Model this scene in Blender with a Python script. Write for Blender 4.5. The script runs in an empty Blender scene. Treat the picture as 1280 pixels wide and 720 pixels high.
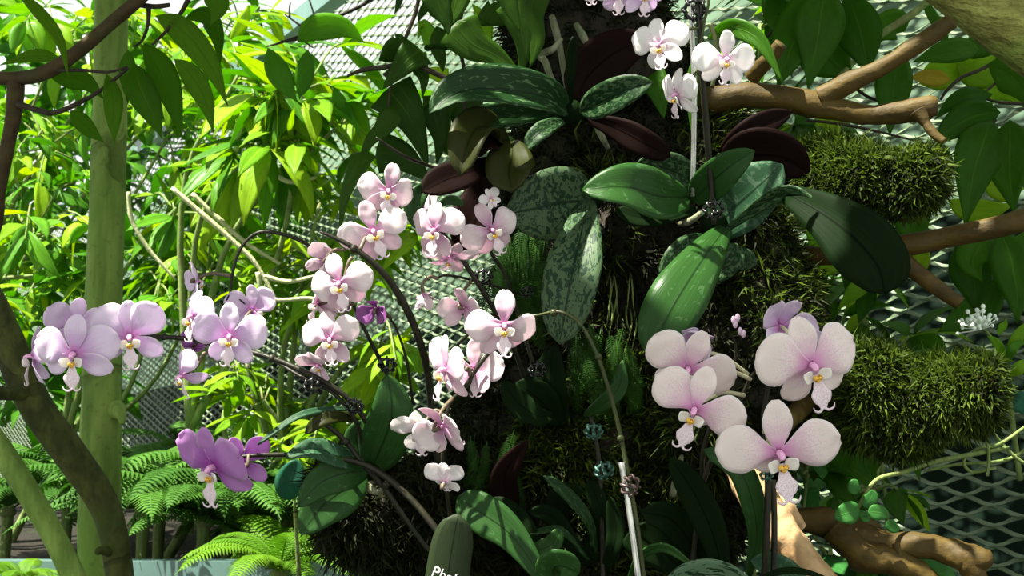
import bpy, math, random
import numpy as np
from mathutils import Vector, Matrix, noise

# ------------------------------------------------------------------ camera, world, sun, exposure
SC = bpy.context.scene
COL = SC.collection
FPX = 1545.0
PITCH = math.radians(9.0)
EYE = Vector((0, 0, 1.5))
cam_d = bpy.data.cameras.new('camera')
cam_d.sensor_width = 36.0
cam_d.lens = FPX / 1280 * 36.0
cam_d.clip_start = 0.02
cam_d.clip_end = 200
cam = bpy.data.objects.new('camera', cam_d)
cam.location = EYE
cam.rotation_euler = (math.radians(90) + PITCH, 0, 0)
COL.objects.link(cam)
SC.camera = cam
cam_d.dof.use_dof = True
cam_d.dof.focus_distance = 0.97
cam_d.dof.aperture_fstop = 28.0

w = bpy.data.worlds.new('sky')
SC.world = w
w.use_nodes = True
bg = w.node_tree.nodes['Background']
bg.inputs['Color'].default_value = (0.95, 1.0, 0.93, 1)
bg.inputs['Strength'].default_value = 1.1

sun_d = bpy.data.lights.new('sun', 'SUN')
sun_d.energy = 20.0
sun_d.angle = math.radians(0.6)
sun_d.color = (1.0, 0.95, 0.82)
sun = bpy.data.objects.new('sun', sun_d)
SUN_DIR = Vector((-0.40, -0.25, 0.88)).normalized()       # towards the sun
sun.rotation_euler = SUN_DIR.to_track_quat('Z', 'Y').to_euler()
sun.location = (0, 0, 6)
COL.objects.link(sun)

SC.view_settings.view_transform = 'Standard'
SC.view_settings.look = 'None'
SC.view_settings.gamma = 1.0
SC.view_settings.use_curve_mapping = False
SC.view_settings.exposure = 0.18

# ------------------------------------------------------------------ helpers
R = random.Random(11)
CR = Vector((1, 0, 0))
CU = Vector((0, -math.sin(PITCH), math.cos(PITCH)))
CF = Vector((0, math.cos(PITCH), math.sin(PITCH)))
rad = math.radians


def P(px, py, d):
    """The world point seen at this pixel, d metres along the view axis."""
    return EYE + CR * ((px - 640) / FPX * d) + CU * ((360 - py) / FPX * d) + CF * d


def pts(seq, d=None):
    return [P(q[0], q[1], q[2] if len(q) > 2 else d) for q in seq]


def smooth(ps, n):
    """Catmull-Rom through ps, n samples."""
    ps = [Vector(p) for p in ps]
    if len(ps) == 2:
        return [ps[0].lerp(ps[1], i / (n - 1)) for i in range(n)]
    out = []
    k = len(ps) - 1
    for i in range(n):
        t = i / (n - 1) * k
        j = min(int(t), k - 1)
        f = t - j
        p1, p2 = ps[j], ps[j + 1]
        p0 = ps[j - 1] if j > 0 else p1 * 2 - p2
        p3 = ps[j + 2] if j + 2 <= k else p2 * 2 - p1
        out.append(0.5 * ((2 * p1) + (p2 - p0) * f + (2 * p0 - 5 * p1 + 4 * p2 - p3) * f * f + (3 * p1 - p0 - 3 * p2 + p3) * f ** 3))
    return out


def lerp_list(v, t):
    if not isinstance(v, (list, tuple)):
        return v
    k = len(v) - 1
    x = min(max(t, 0), 1) * k
    j = min(int(x), k - 1)
    return v[j] + (v[j + 1] - v[j]) * (x - j)


class MB:
    """Collects geometry in world space; build() links it as one mesh object."""

    def __init__(self):
        self.v, self.f, self.uv, self.mi, self.cur = [], [], [], [], 0

    def add(self, v, f, uv=None):
        o = len(self.v)
        self.v += [tuple(q) for q in v]
        for a in f:
            self.f.append(tuple(i + o for i in a))
            self.mi.append(self.cur)
        self.uv += list(uv) if uv else [(0.0, 0.0)] * len(v)

    def tube(self, ps, r, n=8, segs=None, bump=0.0, bfreq=20.0, seed=0.0, cap=True):
        segs = segs or max(4, len(ps) * 4)
        c = smooth(ps, segs)
        vs, fs, uv = [], [], []
        T0 = (c[1] - c[0]).normalized()
        ref = Vector((0, 0, 1)) if abs(T0.z) < 0.9 else Vector((0, 1, 0))
        N = (ref - T0 * ref.dot(T0)).normalized()
        L = 0.0
        for i, p in enumerate(c):
            T = (c[min(i + 1, segs - 1)] - c[max(i - 1, 0)]).normalized()
            N = (N - T * N.dot(T)).normalized()
            B = T.cross(N)
            if i:
                L += (p - c[i - 1]).length
            rr = lerp_list(r, i / (segs - 1))
            for j in range(n):
                a = 2 * math.pi * j / n
                d = N * math.cos(a) + B * math.sin(a)
                q = rr
                if bump:
                    q = rr * (1 + bump * noise.noise((p + d * rr) * bfreq + Vector((seed, seed, seed))) + 0.4 * bump * noise.noise((p + d * rr) * bfreq * 3.1 + Vector((seed, 7, 0))))
                vs.append(p + d * q)
                uv.append((j / n, L))
        for i in range(segs - 1):
            for j in range(n):
                fs.append((i * n + j, i * n + (j + 1) % n, (i + 1) * n + (j + 1) % n, (i + 1) * n + j))
        if cap:
            fs.append(tuple(range(n - 1, -1, -1)))
            fs.append(tuple((segs - 1) * n + j for j in range(n)))
        self.add(vs, fs, uv)
        return self

    def ball(self, c, r, n=8, m=5, sx=(1, 1, 1)):
        vs, fs = [], []
        for i in range(m + 1):
            a = math.pi * i / m
            for j in range(n):
                b = 2 * math.pi * j / n
                vs.append(Vector(c) + Vector((math.sin(a) * math.cos(b) * sx[0], math.sin(a) * math.sin(b) * sx[1], math.cos(a) * sx[2])) * r)
        for i in range(m):
            for j in range(n):
                fs.append((i * n + j, (i + 1) * n + j, (i + 1) * n + (j + 1) % n, i * n + (j + 1) % n))
        self.add(vs, fs)
        return self

    def box(self, lo, hi):
        x0, y0, z0 = lo
        x1, y1, z1 = hi
        v = [Vector(q) for q in ((x0, y0, z0), (x1, y0, z0), (x1, y1, z0), (x0, y1, z0), (x0, y0, z1), (x1, y0, z1), (x1, y1, z1), (x0, y1, z1))]
        self.add(v, [(0, 3, 2, 1), (4, 5, 6, 7), (0, 1, 5, 4), (1, 2, 6, 5), (2, 3, 7, 6), (3, 0, 4, 7)])
        return self

    def sheet(self, grid, normals, th):
        """grid[i][j] points -> closed thin solid with uv (j across, i along)."""
        nu, nv = len(grid), len(grid[0])
        vs, uv = [], []
        for s in (0.5, -0.5):
            for i in range(nu):
                for j in range(nv):
                    e = 0.25 if j in (0, nv - 1) else 1.0
                    vs.append(grid[i][j] + normals[i][j] * (th * s * e))
                    uv.append((j / (nv - 1), i / (nu - 1)))
        fs = []
        o = nu * nv
        for i in range(nu - 1):
            for j in range(nv - 1):
                a, b, c, d = i * nv + j, i * nv + j + 1, (i + 1) * nv + j + 1, (i + 1) * nv + j
                fs.append((a, b, c, d))
                fs.append((o + d, o + c, o + b, o + a))
        for i in range(nu - 1):
            fs.append((i * nv, (i + 1) * nv, o + (i + 1) * nv, o + i * nv))
            k = nv - 1
            fs.append(((i + 1) * nv + k, i * nv + k, o + i * nv + k, o + (i + 1) * nv + k))
        for j in range(nv - 1):
            fs.append((j + 1, j, o + j, o + j + 1))
            k = (nu - 1) * nv
            fs.append((k + j, k + j + 1, o + k + j + 1, o + k + j))
        self.add(vs, fs, uv)
        return self

    def ribbon(self, ps, width, prof, nu=14, nv=7, roll=0.0, fold=0.0, arch=0.0, th=0.002, wave=0.0, seed=0.0, facing=None):
        c = smooth(ps, nu)
        L = sum((c[i + 1] - c[i]).length for i in range(nu - 1))
        grid, nor = [], []
        for i, p in enumerate(c):
            t = i / (nu - 1)
            T = (c[min(i + 1, nu - 1)] - c[max(i - 1, 0)]).normalized()
            F = facing if facing is not None else (EYE - p).normalized()
            S = F.cross(T)
            S = S.normalized() if S.length > 1e-5 else CR.copy()
            N = T.cross(S)
            if N.dot(F) < 0:
                N, S = -N, -S
            q = Matrix.Rotation(rad(lerp_list(roll, t)), 3, T)
            S, N = q @ S, q @ N
            hw = prof(t) * width
            row, nr = [], []
            for j in range(nv):
                x = (j / (nv - 1) * 2 - 1)
                h = lerp_list(fold, t) * hw * abs(x) + lerp_list(arch, t) * hw * x * x
                if wave:
                    h += wave * L * noise.noise(Vector((x * 1.3 + seed, t * 4.0, seed)))
                row.append(p + S * (x * hw) + N * h)
                nr.append(N)
            grid.append(row)
            nor.append(nr)
        return self.sheet(grid, nor, th)

    def mesh(self, name, inv=None, shade=True):
        me = bpy.data.meshes.new(name)
        v = self.v if inv is None else [tuple(inv @ Vector(q)) for q in self.v]
        me.from_pydata(v, [], self.f)
        me.validate()
        if len(me.polygons) == len(self.f):
            uvl = me.uv_layers.new(name='UVMap')
            idx = np.empty(len(me.loops), dtype=np.int32)
            me.loops.foreach_get('vertex_index', idx)
            arr = np.array(self.uv, dtype=np.float32)
            uvl.data.foreach_set('uv', arr[idx].ravel())
            if any(self.mi):
                me.polygons.foreach_set('material_index', np.array(self.mi, dtype=np.int32))
        if shade:
            me.polygons.foreach_set('use_smooth', [True] * len(me.polygons))
        me.update()
        return me

    def build(self, name, mats, parent=None, shade=True, label=None):
        inv = WM[parent.name].inverted() if parent is not None else None
        me = self.mesh(name, inv, shade)
        for m in (mats if isinstance(mats, (list, tuple)) else [mats]):
            me.materials.append(m)
        return link(name, me, parent, label=label)


WM = {}


def link(name, me, parent=None, local=None, label=None):
    o = bpy.data.objects.new(name, me)
    COL.objects.link(o)
    m = local if local is not None else Matrix.Identity(4)
    o.matrix_basis = m
    if parent is not None:
        o.parent = parent
        WM[o.name] = WM[parent.name] @ m
    else:
        WM[o.name] = m.copy()
    if label:
        o['label'] = label
    return o


def inst(name, me, world, parent, label=None):
    return link(name, me, parent, WM[parent.name].inverted() @ world, label)


def thing(name, label, cat, loc, group=None):
    o = link(name, None, None, Matrix.Translation(Vector(loc)))
    o.empty_display_size = 0.02
    return tag(o, label, cat, group)


def tag(o, label, cat, group=None):
    o['label'] = label
    o['category'] = cat
    if group:
        o['group'] = group
    return o


def struct(o):
    o['kind'] = 'structure'
    return o


def tri_sample(mb, n, rng):
    """n random points with normals on the triangles of an MB."""
    V = np.array(mb.v)
    T = []
    for f in mb.f:
        for k in range(1, len(f) - 1):
            T.append((f[0], f[k], f[k + 1]))
    T = np.array(T)
    a, b, c = V[T[:, 0]], V[T[:, 1]], V[T[:, 2]]
    nn = np.cross(b - a, c - a)
    ar = np.linalg.norm(nn, axis=1)
    k = rng.choice(len(T), n, p=ar / ar.sum())
    u, v = rng.random(n), rng.random(n)
    s = u + v > 1
    u[s], v[s] = 1 - u[s], 1 - v[s]
    p = a[k] + (b - a)[k] * u[:, None] + (c - a)[k] * v[:, None]
    return p, nn[k] / np.maximum(ar[k], 1e-12)[:, None]


def moss(name, mb, n, length, mat, parent, seed, width=0.0011, droop=0.45, keep=None, tuft=9):
    """Thousands of short bent blades growing in tufts from the surface of mb, as one mesh."""
    rng = np.random.default_rng(seed)
    nt = max(1, n // tuft)
    bp, bn = tri_sample(mb, nt, rng)
    if keep is not None:
        k = keep(bp, bn)
        bp, bn = bp[k], bn[k]
        nt = len(bp)
    tufth = np.array([noise.noise(Vector(p) * 22) for p in bp])
    lump = length * (0.75 + 0.6 * tufth + 0.35 * rng.random(nt))
    td = bn + rng.normal(0, 0.35, (nt, 3))
    p = np.repeat(bp, tuft, 0) + rng.normal(0, length * 0.16, (nt * tuft, 3))
    nrm = np.repeat(td, tuft, 0)
    le = np.repeat(lump, tuft) * rng.uniform(0.5, 1.15, nt * tuft)
    m = nt * tuft
    d = nrm * 0.8 + rng.normal(0, 0.55, (m, 3))
    d /= np.linalg.norm(d, axis=1)[:, None]
    d2 = d + rng.normal(0, 0.35, (m, 3)) + np.array([0, 0, -droop])
    d2 /= np.linalg.norm(d2, axis=1)[:, None]
    side = np.cross(d, rng.normal(0, 1, (m, 3)))
    side /= np.maximum(np.linalg.norm(side, axis=1), 1e-9)[:, None]
    wd = (width * rng.uniform(0.6, 1.3, m))[:, None]
    p0 = p - d * (0.15 * le)[:, None]
    p1 = p + d * (0.5 * le)[:, None]
    p2 = p1 + d2 * (0.55 * le)[:, None]
    V = np.stack([p0 - side * wd * 0.6, p0 + side * wd * 0.6, p1 + side * wd, p1 - side * wd, p2], 1).reshape(-1, 3)
    b = (np.arange(m) * 5)
    inv = np.array(WM[parent.name].inverted())
    V = V @ inv[:3, :3].T + inv[:3, 3]
    loops = np.stack([b, b + 1, b + 2, b + 3, b + 3, b + 2, b + 4], 1).reshape(-1)
    starts = np.stack([np.arange(m) * 7, np.arange(m) * 7 + 4], 1).reshape(-1)
    me = bpy.data.meshes.new(name)
    me.vertices.add(len(V))
    me.vertices.foreach_set('co', V.astype(np.float32).ravel())
    me.loops.add(len(loops))
    me.loops.foreach_set('vertex_index', loops.astype(np.int32))
    me.polygons.add(len(starts))
    me.polygons.foreach_set('loop_start', starts.astype(np.int32))
    uvl = me.uv_layers.new(name='UVMap')
    lv = np.tile(np.array([0, 0, .6, .6, .6, .6, 1.0]), m)
    lu = np.repeat(rng.random(m), 7)
    uvl.data.foreach_set('uv', np.stack([lu, lv], 1).astype(np.float32).ravel())
    me.update(calc_edges=True)
    me.materials.append(mat)
    o = link(name, me, parent)
    o['kind'] = 'stuff'
    return o


# ------------------------------------------------------------------ materials
class NT:
    def __init__(self, name):
        self.m = bpy.data.materials.new(name)
        self.m.use_nodes = True
        self.t = self.m.node_tree
        self.t.nodes.clear()
        self.out = self.t.nodes.new('ShaderNodeOutputMaterial')

    def n(self, typ, **kw):
        x = self.t.nodes.new('ShaderNode' + typ)
        for k, v in kw.items():
            setattr(x, k, v)
        return x

    def set(self, sock, v):
        if hasattr(v, 'is_output') or isinstance(v, bpy.types.NodeSocket):
            self.t.links.new(v, sock)
        else:
            if isinstance(v, (tuple, list)) and len(v) == 3 and sock.type == 'RGBA':
                v = (*v, 1)
            sock.default_value = v

    def math(self, op, a, b=0.0, c=None):
        x = self.n('Math', operation=op)
        self.set(x.inputs[0], a)
        self.set(x.inputs[1], b)
        if c is not None:
            self.set(x.inputs[2], c)
        return x.outputs[0]

    def mix(self, f, a, b):
        x = self.n('Mix', data_type='RGBA')
        self.set(x.inputs[0], f)
        self.set(x.inputs[6], a)
        self.set(x.inputs[7], b)
        return x.outputs[2]

    def ramp(self, f, lo, hi, a=0.0, b=1.0):
        x = self.n('MapRange')
        x.interpolation_type = 'SMOOTHSTEP'
        self.set(x.inputs['Value'], f)
        x.inputs['From Min'].default_value = lo
        x.inputs['From Max'].default_value = hi
        x.inputs['To Min'].default_value = a
        x.inputs['To Max'].default_value = b
        return x.outputs[0]

    def uv(self):
        x = self.n('TexCoord')
        s = self.n('SeparateXYZ')
        self.t.links.new(x.outputs['UV'], s.inputs[0])
        return x.outputs['UV'], s.outputs[0], s.outputs[1]

    def obj(self):
        return self.n('TexCoord').outputs['Object']

    def scale(self, vec, s):
        x = self.n('Mapping')
        self.set(x.inputs['Vector'], vec)
        x.inputs['Scale'].default_value = s
        return x.outputs[0]

    def noise(self, vec, s, det=3.0, rough=0.55, dist=0.0):
        x = self.n('TexNoise')
        self.set(x.inputs['Vector'], vec)
        x.inputs['Scale'].default_value = s
        x.inputs['Detail'].default_value = det
        x.inputs['Roughness'].default_value = rough
        x.inputs['Distortion'].default_value = dist
        return x.outputs['Fac']

    def rnd(self):
        return self.n('ObjectInfo').outputs['Random']

    def bump(self, h, strength=0.4, dist=0.002):
        x = self.n('Bump')
        x.inputs['Strength'].default_value = strength
        x.inputs['Distance'].default_value = dist
        self.set(x.inputs['Height'], h)
        return x.outputs[0]

    def pbr(self, col, rough=0.5, spec=0.5, metal=0.0, normal=None):
        x = self.n('BsdfPrincipled')
        self.set(x.inputs['Base Color'], col)
        self.set(x.inputs['Roughness'], rough)
        x.inputs['Specular IOR Level'].default_value = spec
        x.inputs['Metallic'].default_value = metal
        if normal is not None:
            self.t.links.new(normal, x.inputs['Normal'])
        return x.outputs[0]

    def finish(self, sh, trans=None, f=0.4):
        if trans is not None:
            t = self.n('BsdfTranslucent')
            self.set(t.inputs['Color'], trans)
            mx = self.n('MixShader')
            mx.inputs[0].default_value = f
            self.t.links.new(sh, mx.inputs[1])
            self.t.links.new(t.outputs[0], mx.inputs[2])
            sh = mx.outputs[0]
        self.t.links.new(sh, self.out.inputs['Surface'])
        return self.m


def plain(name, col, rough=0.5, metal=0.0, spec=0.5, var=0.25, sc=40.0):
    m = NT(name)
    f = m.noise(m.obj(), sc)
    c = m.mix(m.ramp(f, 0.3, 0.7), tuple(x * (1 - var) for x in col), tuple(min(1, x * (1 + var)) for x in col))
    return m.finish(m.pbr(c, rough, spec, metal, m.bump(f, 0.15, 0.001)))


def leaf_mat(name, c1, c2, t1, t2, f=0.45, rough=0.5, spec=0.1, vein=(1.5, 1.35, 1.2), nveins=9.0, three=False):
    """Thin leaf: colour varies from leaf to leaf between c1 and c2 and lets light through (t1..t2); midrib and side veins."""
    m = NT(name)
    uv, u, v = m.uv()
    r = m.rnd()
    x = m.math('ABSOLUTE', m.math('SUBTRACT', u, 0.5))
    rib = m.ramp(x, 0.012, 0.035, 1, 0)
    if three:
        rb2 = m.ramp(m.math('ABSOLUTE', m.math('SUBTRACT', x, 0.22)), 0.008, 0.022, 1, 0)
        vn = m.math('MAXIMUM', rib, m.math('MULTIPLY', rb2, 0.7))
    else:
        wv = m.math('SINE', m.math('MULTIPLY', m.math('SUBTRACT', v, m.math('MULTIPLY', x, 0.55)), nveins * 6.283))
        vn = m.math('MAXIMUM', rib, m.math('MULTIPLY', m.ramp(wv, 0.90, 0.99), 0.45))
    nz = m.noise(uv, 7.0, 4.0)
    base = m.mix(r, c1, c2)
    base = m.mix(m.math('MULTIPLY', m.ramp(nz, 0.35, 0.75), 0.35), base, tuple(q * 0.6 for q in c1))
    base = m.mix(m.math('MULTIPLY', vn, 0.55), base, tuple(min(1, q * k) for q, k in zip(c2, vein)))
    tr = m.mix(r, t1, t2)
    tr = m.mix(m.math('MULTIPLY', vn, 0.45), tr, tuple(q * 0.55 for q in t1))
    tr = m.mix(m.math('MULTIPLY', m.ramp(nz, 0.35, 0.75), 0.25), tr, tuple(q * 0.6 for q in t1))
    return m.finish(m.pbr(base, rough, spec, normal=m.bump(m.math('SUBTRACT', 0.0, vn), 0.35, 0.001)), tr, f)


def orchid_mat(name, dark, mid, spot, amount, rough=0.42, trans=(0.04, 0.11, 0.015), sc=(7, 11), spec=0.13, f=0.14, lo=0.02):
    """Thick orchid leaf: spot = colour of the mottling, amount 0 (none) .. 1."""
    m = NT(name)
    uv, u, v = m.uv()
    x = m.math('ABSOLUTE', m.math('SUBTRACT', u, 0.5))
    rib = m.ramp(x, 0.012, 0.03, 1, 0)
    st = m.noise(m.scale(uv, (60, 1.5, 1)), 1.0, 2.0)
    base = m.mix(m.ramp(st, 0.3, 0.7), dark, mid)
    if amount > 0:
        nz = m.noise(m.scale(uv, (sc[0], sc[1], 1)), 1.3, 2.5, 0.6, 0.9)
        band = m.noise(m.scale(uv, (1.5, 2.2, 1)), 1.4, 1.0)
        k = m.ramp(m.math('ADD', nz, m.math('MULTIPLY', band, 0.25)), 0.80 - 0.20 * amount - lo, 0.80 - 0.20 * amount + lo)
        base = m.mix(k, base, spot)
    base = m.mix(m.math('MULTIPLY', rib, 0.8), base, tuple(q * 0.45 for q in dark))
    return m.finish(m.pbr(base, rough, spec, normal=m.bump(m.math('SUBTRACT', st, m.math('MULTIPLY', rib, 1.5)), 0.25, 0.001)), trans, f)


def petal_mat(name, pale, pink, heart, speck=0.0, edge=(0.95, 0.93, 0.92)):
    """Petal: deep colour at the base, paler outwards, pale rim, fine veins; own colour of the petal."""
    m = NT(name)
    uv, u, v = m.uv()
    r = m.rnd()
    x = m.math('ABSOLUTE', m.math('SUBTRACT', u, 0.5))
    vein = m.noise(m.scale(uv, (26, 2.0, 1)), 1.0, 2.0)
    sp = m.noise(m.scale(uv, (30, 34, 1)), 1.0, 1.5)
    a = m.math('ADD', m.ramp(v, 0.05, 0.85, 1, 0), m.math('MULTIPLY', m.math('SUBTRACT', vein, 0.5), 1.0))
    a = m.math('ADD', a, m.math('MULTIPLY', m.math('SUBTRACT', r, 0.5), 0.35))
    if speck:
        a = m.math('ADD', a, m.math('MULTIPLY', m.math('SUBTRACT', sp, 0.5), speck))
    c = m.mix(m.ramp(a, 0.1, 1.0), pale, pink)
    c = m.mix(m.ramp(v, 0.04, 0.30, 0.9, 0), c, heart)
    c = m.mix(m.math('MULTIPLY', m.ramp(x, 0.40, 0.5), 0.6), c, edge)
    return m.finish(m.pbr(c, 0.55, 0.25, normal=m.bump(vein, 0.12, 0.001)), m.mix(0.4, c, pink), 0.38)


def bark_mat(name, c1, c2, c3, ring=0.0, rough=0.8, sc=26.0, stretch=(1, 1, .12), bstr=0.6, bd=0.004):
    m = NT(name)
    ob = m.obj()
    a = m.noise(m.scale(ob, stretch), sc * 2.2, 4.0)
    b = m.noise(ob, sc * 0.5, 3.0)
    g = m.noise(ob, sc * 5, 3.0)
    c = m.mix(m.ramp(a, 0.3, 0.72), c1, c2)
    c = m.mix(m.ramp(b, 0.5, 0.75), c, c3)
    c = m.mix(m.math('MULTIPLY', m.ramp(g, 0.55, 0.75), 0.4), c, tuple(q * 0.45 for q in c1))
    h = m.math('ADD', a, m.math('MULTIPLY', g, 0.4))
    if ring:
        s = m.n('SeparateXYZ')
        m.t.links.new(ob, s.inputs[0])
        wv = m.math('SINE', m.math('ADD', m.math('MULTIPLY', s.outputs[2], ring), m.math('MULTIPLY', b, 6.0)))
        k = m.ramp(wv, 0.93, 1.0)
        c = m.mix(m.math('MULTIPLY', k, 0.5), c, tuple(q * 0.5 for q in c1))
        h = m.math('SUBTRACT', h, k)
    return m.finish(m.pbr(c, rough, 0.25, normal=m.bump(h, bstr, bd)))


def moss_mat(name, lo, mid, tip):
    m = NT(name)
    uv, u, v = m.uv()
    nz = m.noise(m.obj(), 30.0, 2.0)
    c = m.mix(m.ramp(v, 0.1, 0.9), lo, m.mix(u, mid, tip))
    c = m.mix(m.ramp(nz, 0.52, 0.75), c, tuple(q * 0.55 for q in mid[:2]) + (mid[2] * 0.5,))
    return m.finish(m.pbr(c, 0.7, 0.2), m.mix(u, mid, tip), 0.35)


M = {}
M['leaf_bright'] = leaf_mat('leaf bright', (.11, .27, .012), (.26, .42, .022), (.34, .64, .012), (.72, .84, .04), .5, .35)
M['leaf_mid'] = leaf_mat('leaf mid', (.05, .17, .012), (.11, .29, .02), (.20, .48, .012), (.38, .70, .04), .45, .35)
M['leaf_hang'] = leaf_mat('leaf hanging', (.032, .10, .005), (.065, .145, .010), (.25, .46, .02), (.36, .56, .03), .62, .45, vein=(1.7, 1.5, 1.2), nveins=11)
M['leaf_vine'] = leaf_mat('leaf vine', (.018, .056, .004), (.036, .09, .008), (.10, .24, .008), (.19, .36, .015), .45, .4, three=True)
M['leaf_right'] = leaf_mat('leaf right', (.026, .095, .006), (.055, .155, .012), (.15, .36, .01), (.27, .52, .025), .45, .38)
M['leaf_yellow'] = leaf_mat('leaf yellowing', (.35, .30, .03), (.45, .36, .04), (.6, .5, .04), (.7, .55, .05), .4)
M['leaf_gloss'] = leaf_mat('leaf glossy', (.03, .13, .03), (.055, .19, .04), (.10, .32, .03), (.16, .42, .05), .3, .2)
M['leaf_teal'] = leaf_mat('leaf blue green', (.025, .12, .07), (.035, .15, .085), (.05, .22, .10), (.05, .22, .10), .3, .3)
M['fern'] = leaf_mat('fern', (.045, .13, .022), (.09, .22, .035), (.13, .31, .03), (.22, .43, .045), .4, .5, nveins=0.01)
M['fern_sunlit'] = leaf_mat('fern sunlit colour', (.09, .22, .015), (.15, .30, .025), (.26, .48, .025), (.38, .58, .05), .45, .5, nveins=0.01)  # the same fern with sunlight put into a brighter, yellower colour
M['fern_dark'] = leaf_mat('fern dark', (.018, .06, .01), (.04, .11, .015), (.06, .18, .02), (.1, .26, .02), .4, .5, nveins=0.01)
M['o_mottle'] = orchid_mat('orchid leaf mottled', (.006, .024, .007), (.010, .034, .010), (.052, .10, .042), .75)
M['o_mottle_pale'] = orchid_mat('orchid leaf pale mottled', (.008, .028, .012), (.012, .036, .015), (.062, .105, .050), 1.0, sc=(8, 16))
M['o_mottle_big'] = orchid_mat('orchid leaf pale with dark blots', (.008, .03, .012), (.012, .036, .015), (.09, .155, .09), 1.25, sc=(8, 7))
M['o_stripe'] = orchid_mat('orchid leaf streaked', (.007, .028, .007), (.013, .042, .011), (.07, .135, .055), .4, sc=(9, 10))
M['o_green'] = orchid_mat('orchid leaf green', (.013, .046, .009), (.022, .066, .014), (.03, .085, .026), .2, .36)
M['o_light'] = orchid_mat('orchid leaf lighter', (.014, .050, .009), (.023, .070, .014), (.04, .095, .03), .3, .30)
M['o_silver'] = orchid_mat('orchid leaf silver green', (.018, .058, .026), (.025, .072, .033), (.06, .115, .065), .55, .4, sc=(4, 14))
M['o_dark'] = orchid_mat('orchid leaf dark', (.004, .010, .003), (.006, .015, .004), (0, 0, 0), 0, .5, trans=(.025, .06, .008), f=.1, spec=.02)
M['o_purple'] = orchid_mat('orchid leaf purple underside', (.007, .0035, .003), (.012, .006, .005), (0, 0, 0), 0, .5, trans=(.05, .025, .01), f=.1, spec=.02)
M['o_olive'] = orchid_mat('orchid leaf olive underside', (.016, .022, .004), (.032, .036, .007), (0, 0, 0), 0, .42, trans=(.12, .13, .02), f=.2)

M['p_lilac'] = petal_mat('petal lilac', (.84, .73, .88), (.66, .44, .72), (.62, .22, .58), .5)
M['p_pink'] = petal_mat('petal blush', (.86, .78, .79), (.68, .48, .60), (.55, .24, .45), .5)
M['p_pink_deep'] = petal_mat('sepal dusky pink', (.76, .60, .66), (.56, .34, .48), (.5, .2, .4), .5)
M['p_cream'] = petal_mat('petal cream pink', (.93, .85, .82), (.80, .57, .69), (.70, .28, .58), 1.9)
M['p_white'] = petal_mat('petal white', (.93, .91, .90), (.86, .77, .82), (.75, .5, .66))
M['p_purple'] = petal_mat('petal purple', (.56, .27, .62), (.42, .13, .50), (.38, .06, .40), .5, edge=(.78, .62, .80))
M['p_dark'] = petal_mat('petal dark purple', (.34, .12, .36), (.25, .06, .28), (.2, .04, .2), .3, edge=(.45, .22, .45))


def lip_mat(name, c, dots):
    m = NT(name)
    uv, u, v = m.uv()
    d = m.noise(m.scale(uv, (18, 26, 1)), 1.0, 1.5)
    col = m.mix(m.ramp(d, 0.5, 0.6, 0, .8), c, dots)
    return m.finish(m.pbr(col, .5, .3), c, .3)


M['lip'] = lip_mat('lip speckled', (.90, .82, .85), (.62, .32, .52))
M['lip_side'] = lip_mat('lip side lobe', (.93, .91, .86), (.92, .86, .84))
M['callus'] = plain('callus yellow', (.72, .42, .04), .5, var=.35, sc=400)
M['callus_dark'] = plain('callus freckles', (.22, .04, .03), .5)
M['column'] = plain('column', (.78, .38, .64), .45)
M['pedicel'] = plain('pedicel pale green pink', (.55, .52, .34), .5)
M['pedicel_dark'] = plain('pedicel brown green', (.10, .075, .045), .5)
M['stem'] = bark_mat('flower stem', (.008, .009, .004), (.022, .020, .009), (.012, .008, .005), sc=60, rough=.45, bstr=.2)
M['stem_green'] = bark_mat('flower stem green', (.035, .05, .014), (.06, .07, .022), (.04, .032, .015), sc=60, rough=.4, bstr=.2)
M['twig'] = bark_mat('twig', (.018, .014, .010), (.045, .035, .02), (.02, .02, .01), sc=40)
M['twig_green'] = bark_mat('green twig', (.10, .16, .04), (.20, .27, .08), (.13, .13, .05), sc=40)
M['pale_root'] = bark_mat('pale root', (.40, .42, .22), (.55, .56, .32), (.3, .35, .15), sc=40)
M['bark_pale'] = bark_mat('pale green bark', (.10, .175, .028), (.235, .345, .075), (.12, .235, .03), ring=22, sc=22, stretch=(1, 1, .15), bstr=.8)
M['bark_dark'] = bark_mat('dark olive bark', (.028, .034, .007), (.080, .090, .020), (.045, .068, .010), ring=34, sc=30, stretch=(1, 1, .5), bstr=.6)
M['bark_brown'] = bark_mat('brown bark', (.035, .024, .009), (.07, .048, .018), (.045, .042, .014), sc=34, stretch=(.3, 1, 1), bstr=.5)
M['bark_ridge'] = bark_mat('ridged green brown bark', (.14, .13, .03), (.36, .38, .10), (.22, .30, .06), sc=30, stretch=(.35, 1, 1), bstr=1.0, bd=.008)
M['driftwood'] = bark_mat('driftwood', (.036, .022, .003), (.085, .055, .008), (.055, .038, .006), sc=26, stretch=(.16, 1, 1), bstr=.55, rough=.65)
M['driftwood_pale'] = bark_mat('pale driftwood', (.27, .16, .07), (.50, .34, .18), (.20, .10, .04), sc=24, stretch=(.5, 1, .5), bstr=.5, rough=.65)
M['bark_core'] = bark_mat('mossy trunk', (.008, .007, .004), (.022, .018, .010), (.018, .022, .007), sc=40, bstr=1.0, bd=.01)
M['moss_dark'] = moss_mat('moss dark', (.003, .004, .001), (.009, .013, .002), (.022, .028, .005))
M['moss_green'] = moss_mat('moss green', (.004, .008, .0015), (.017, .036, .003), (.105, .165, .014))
M['root'] = bark_mat('orchid root', (.10, .12, .06), (.22, .23, .15), (.10, .09, .05), sc=50)
M['metal_mesh'] = plain('galvanised green grey strand', (.105, .15, .085), .45, .0, .35, .12, 60)
M['back_dark'] = plain('dark green wall', (.005, .013, .008), .9, spec=.1, var=.3, sc=6)
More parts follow.
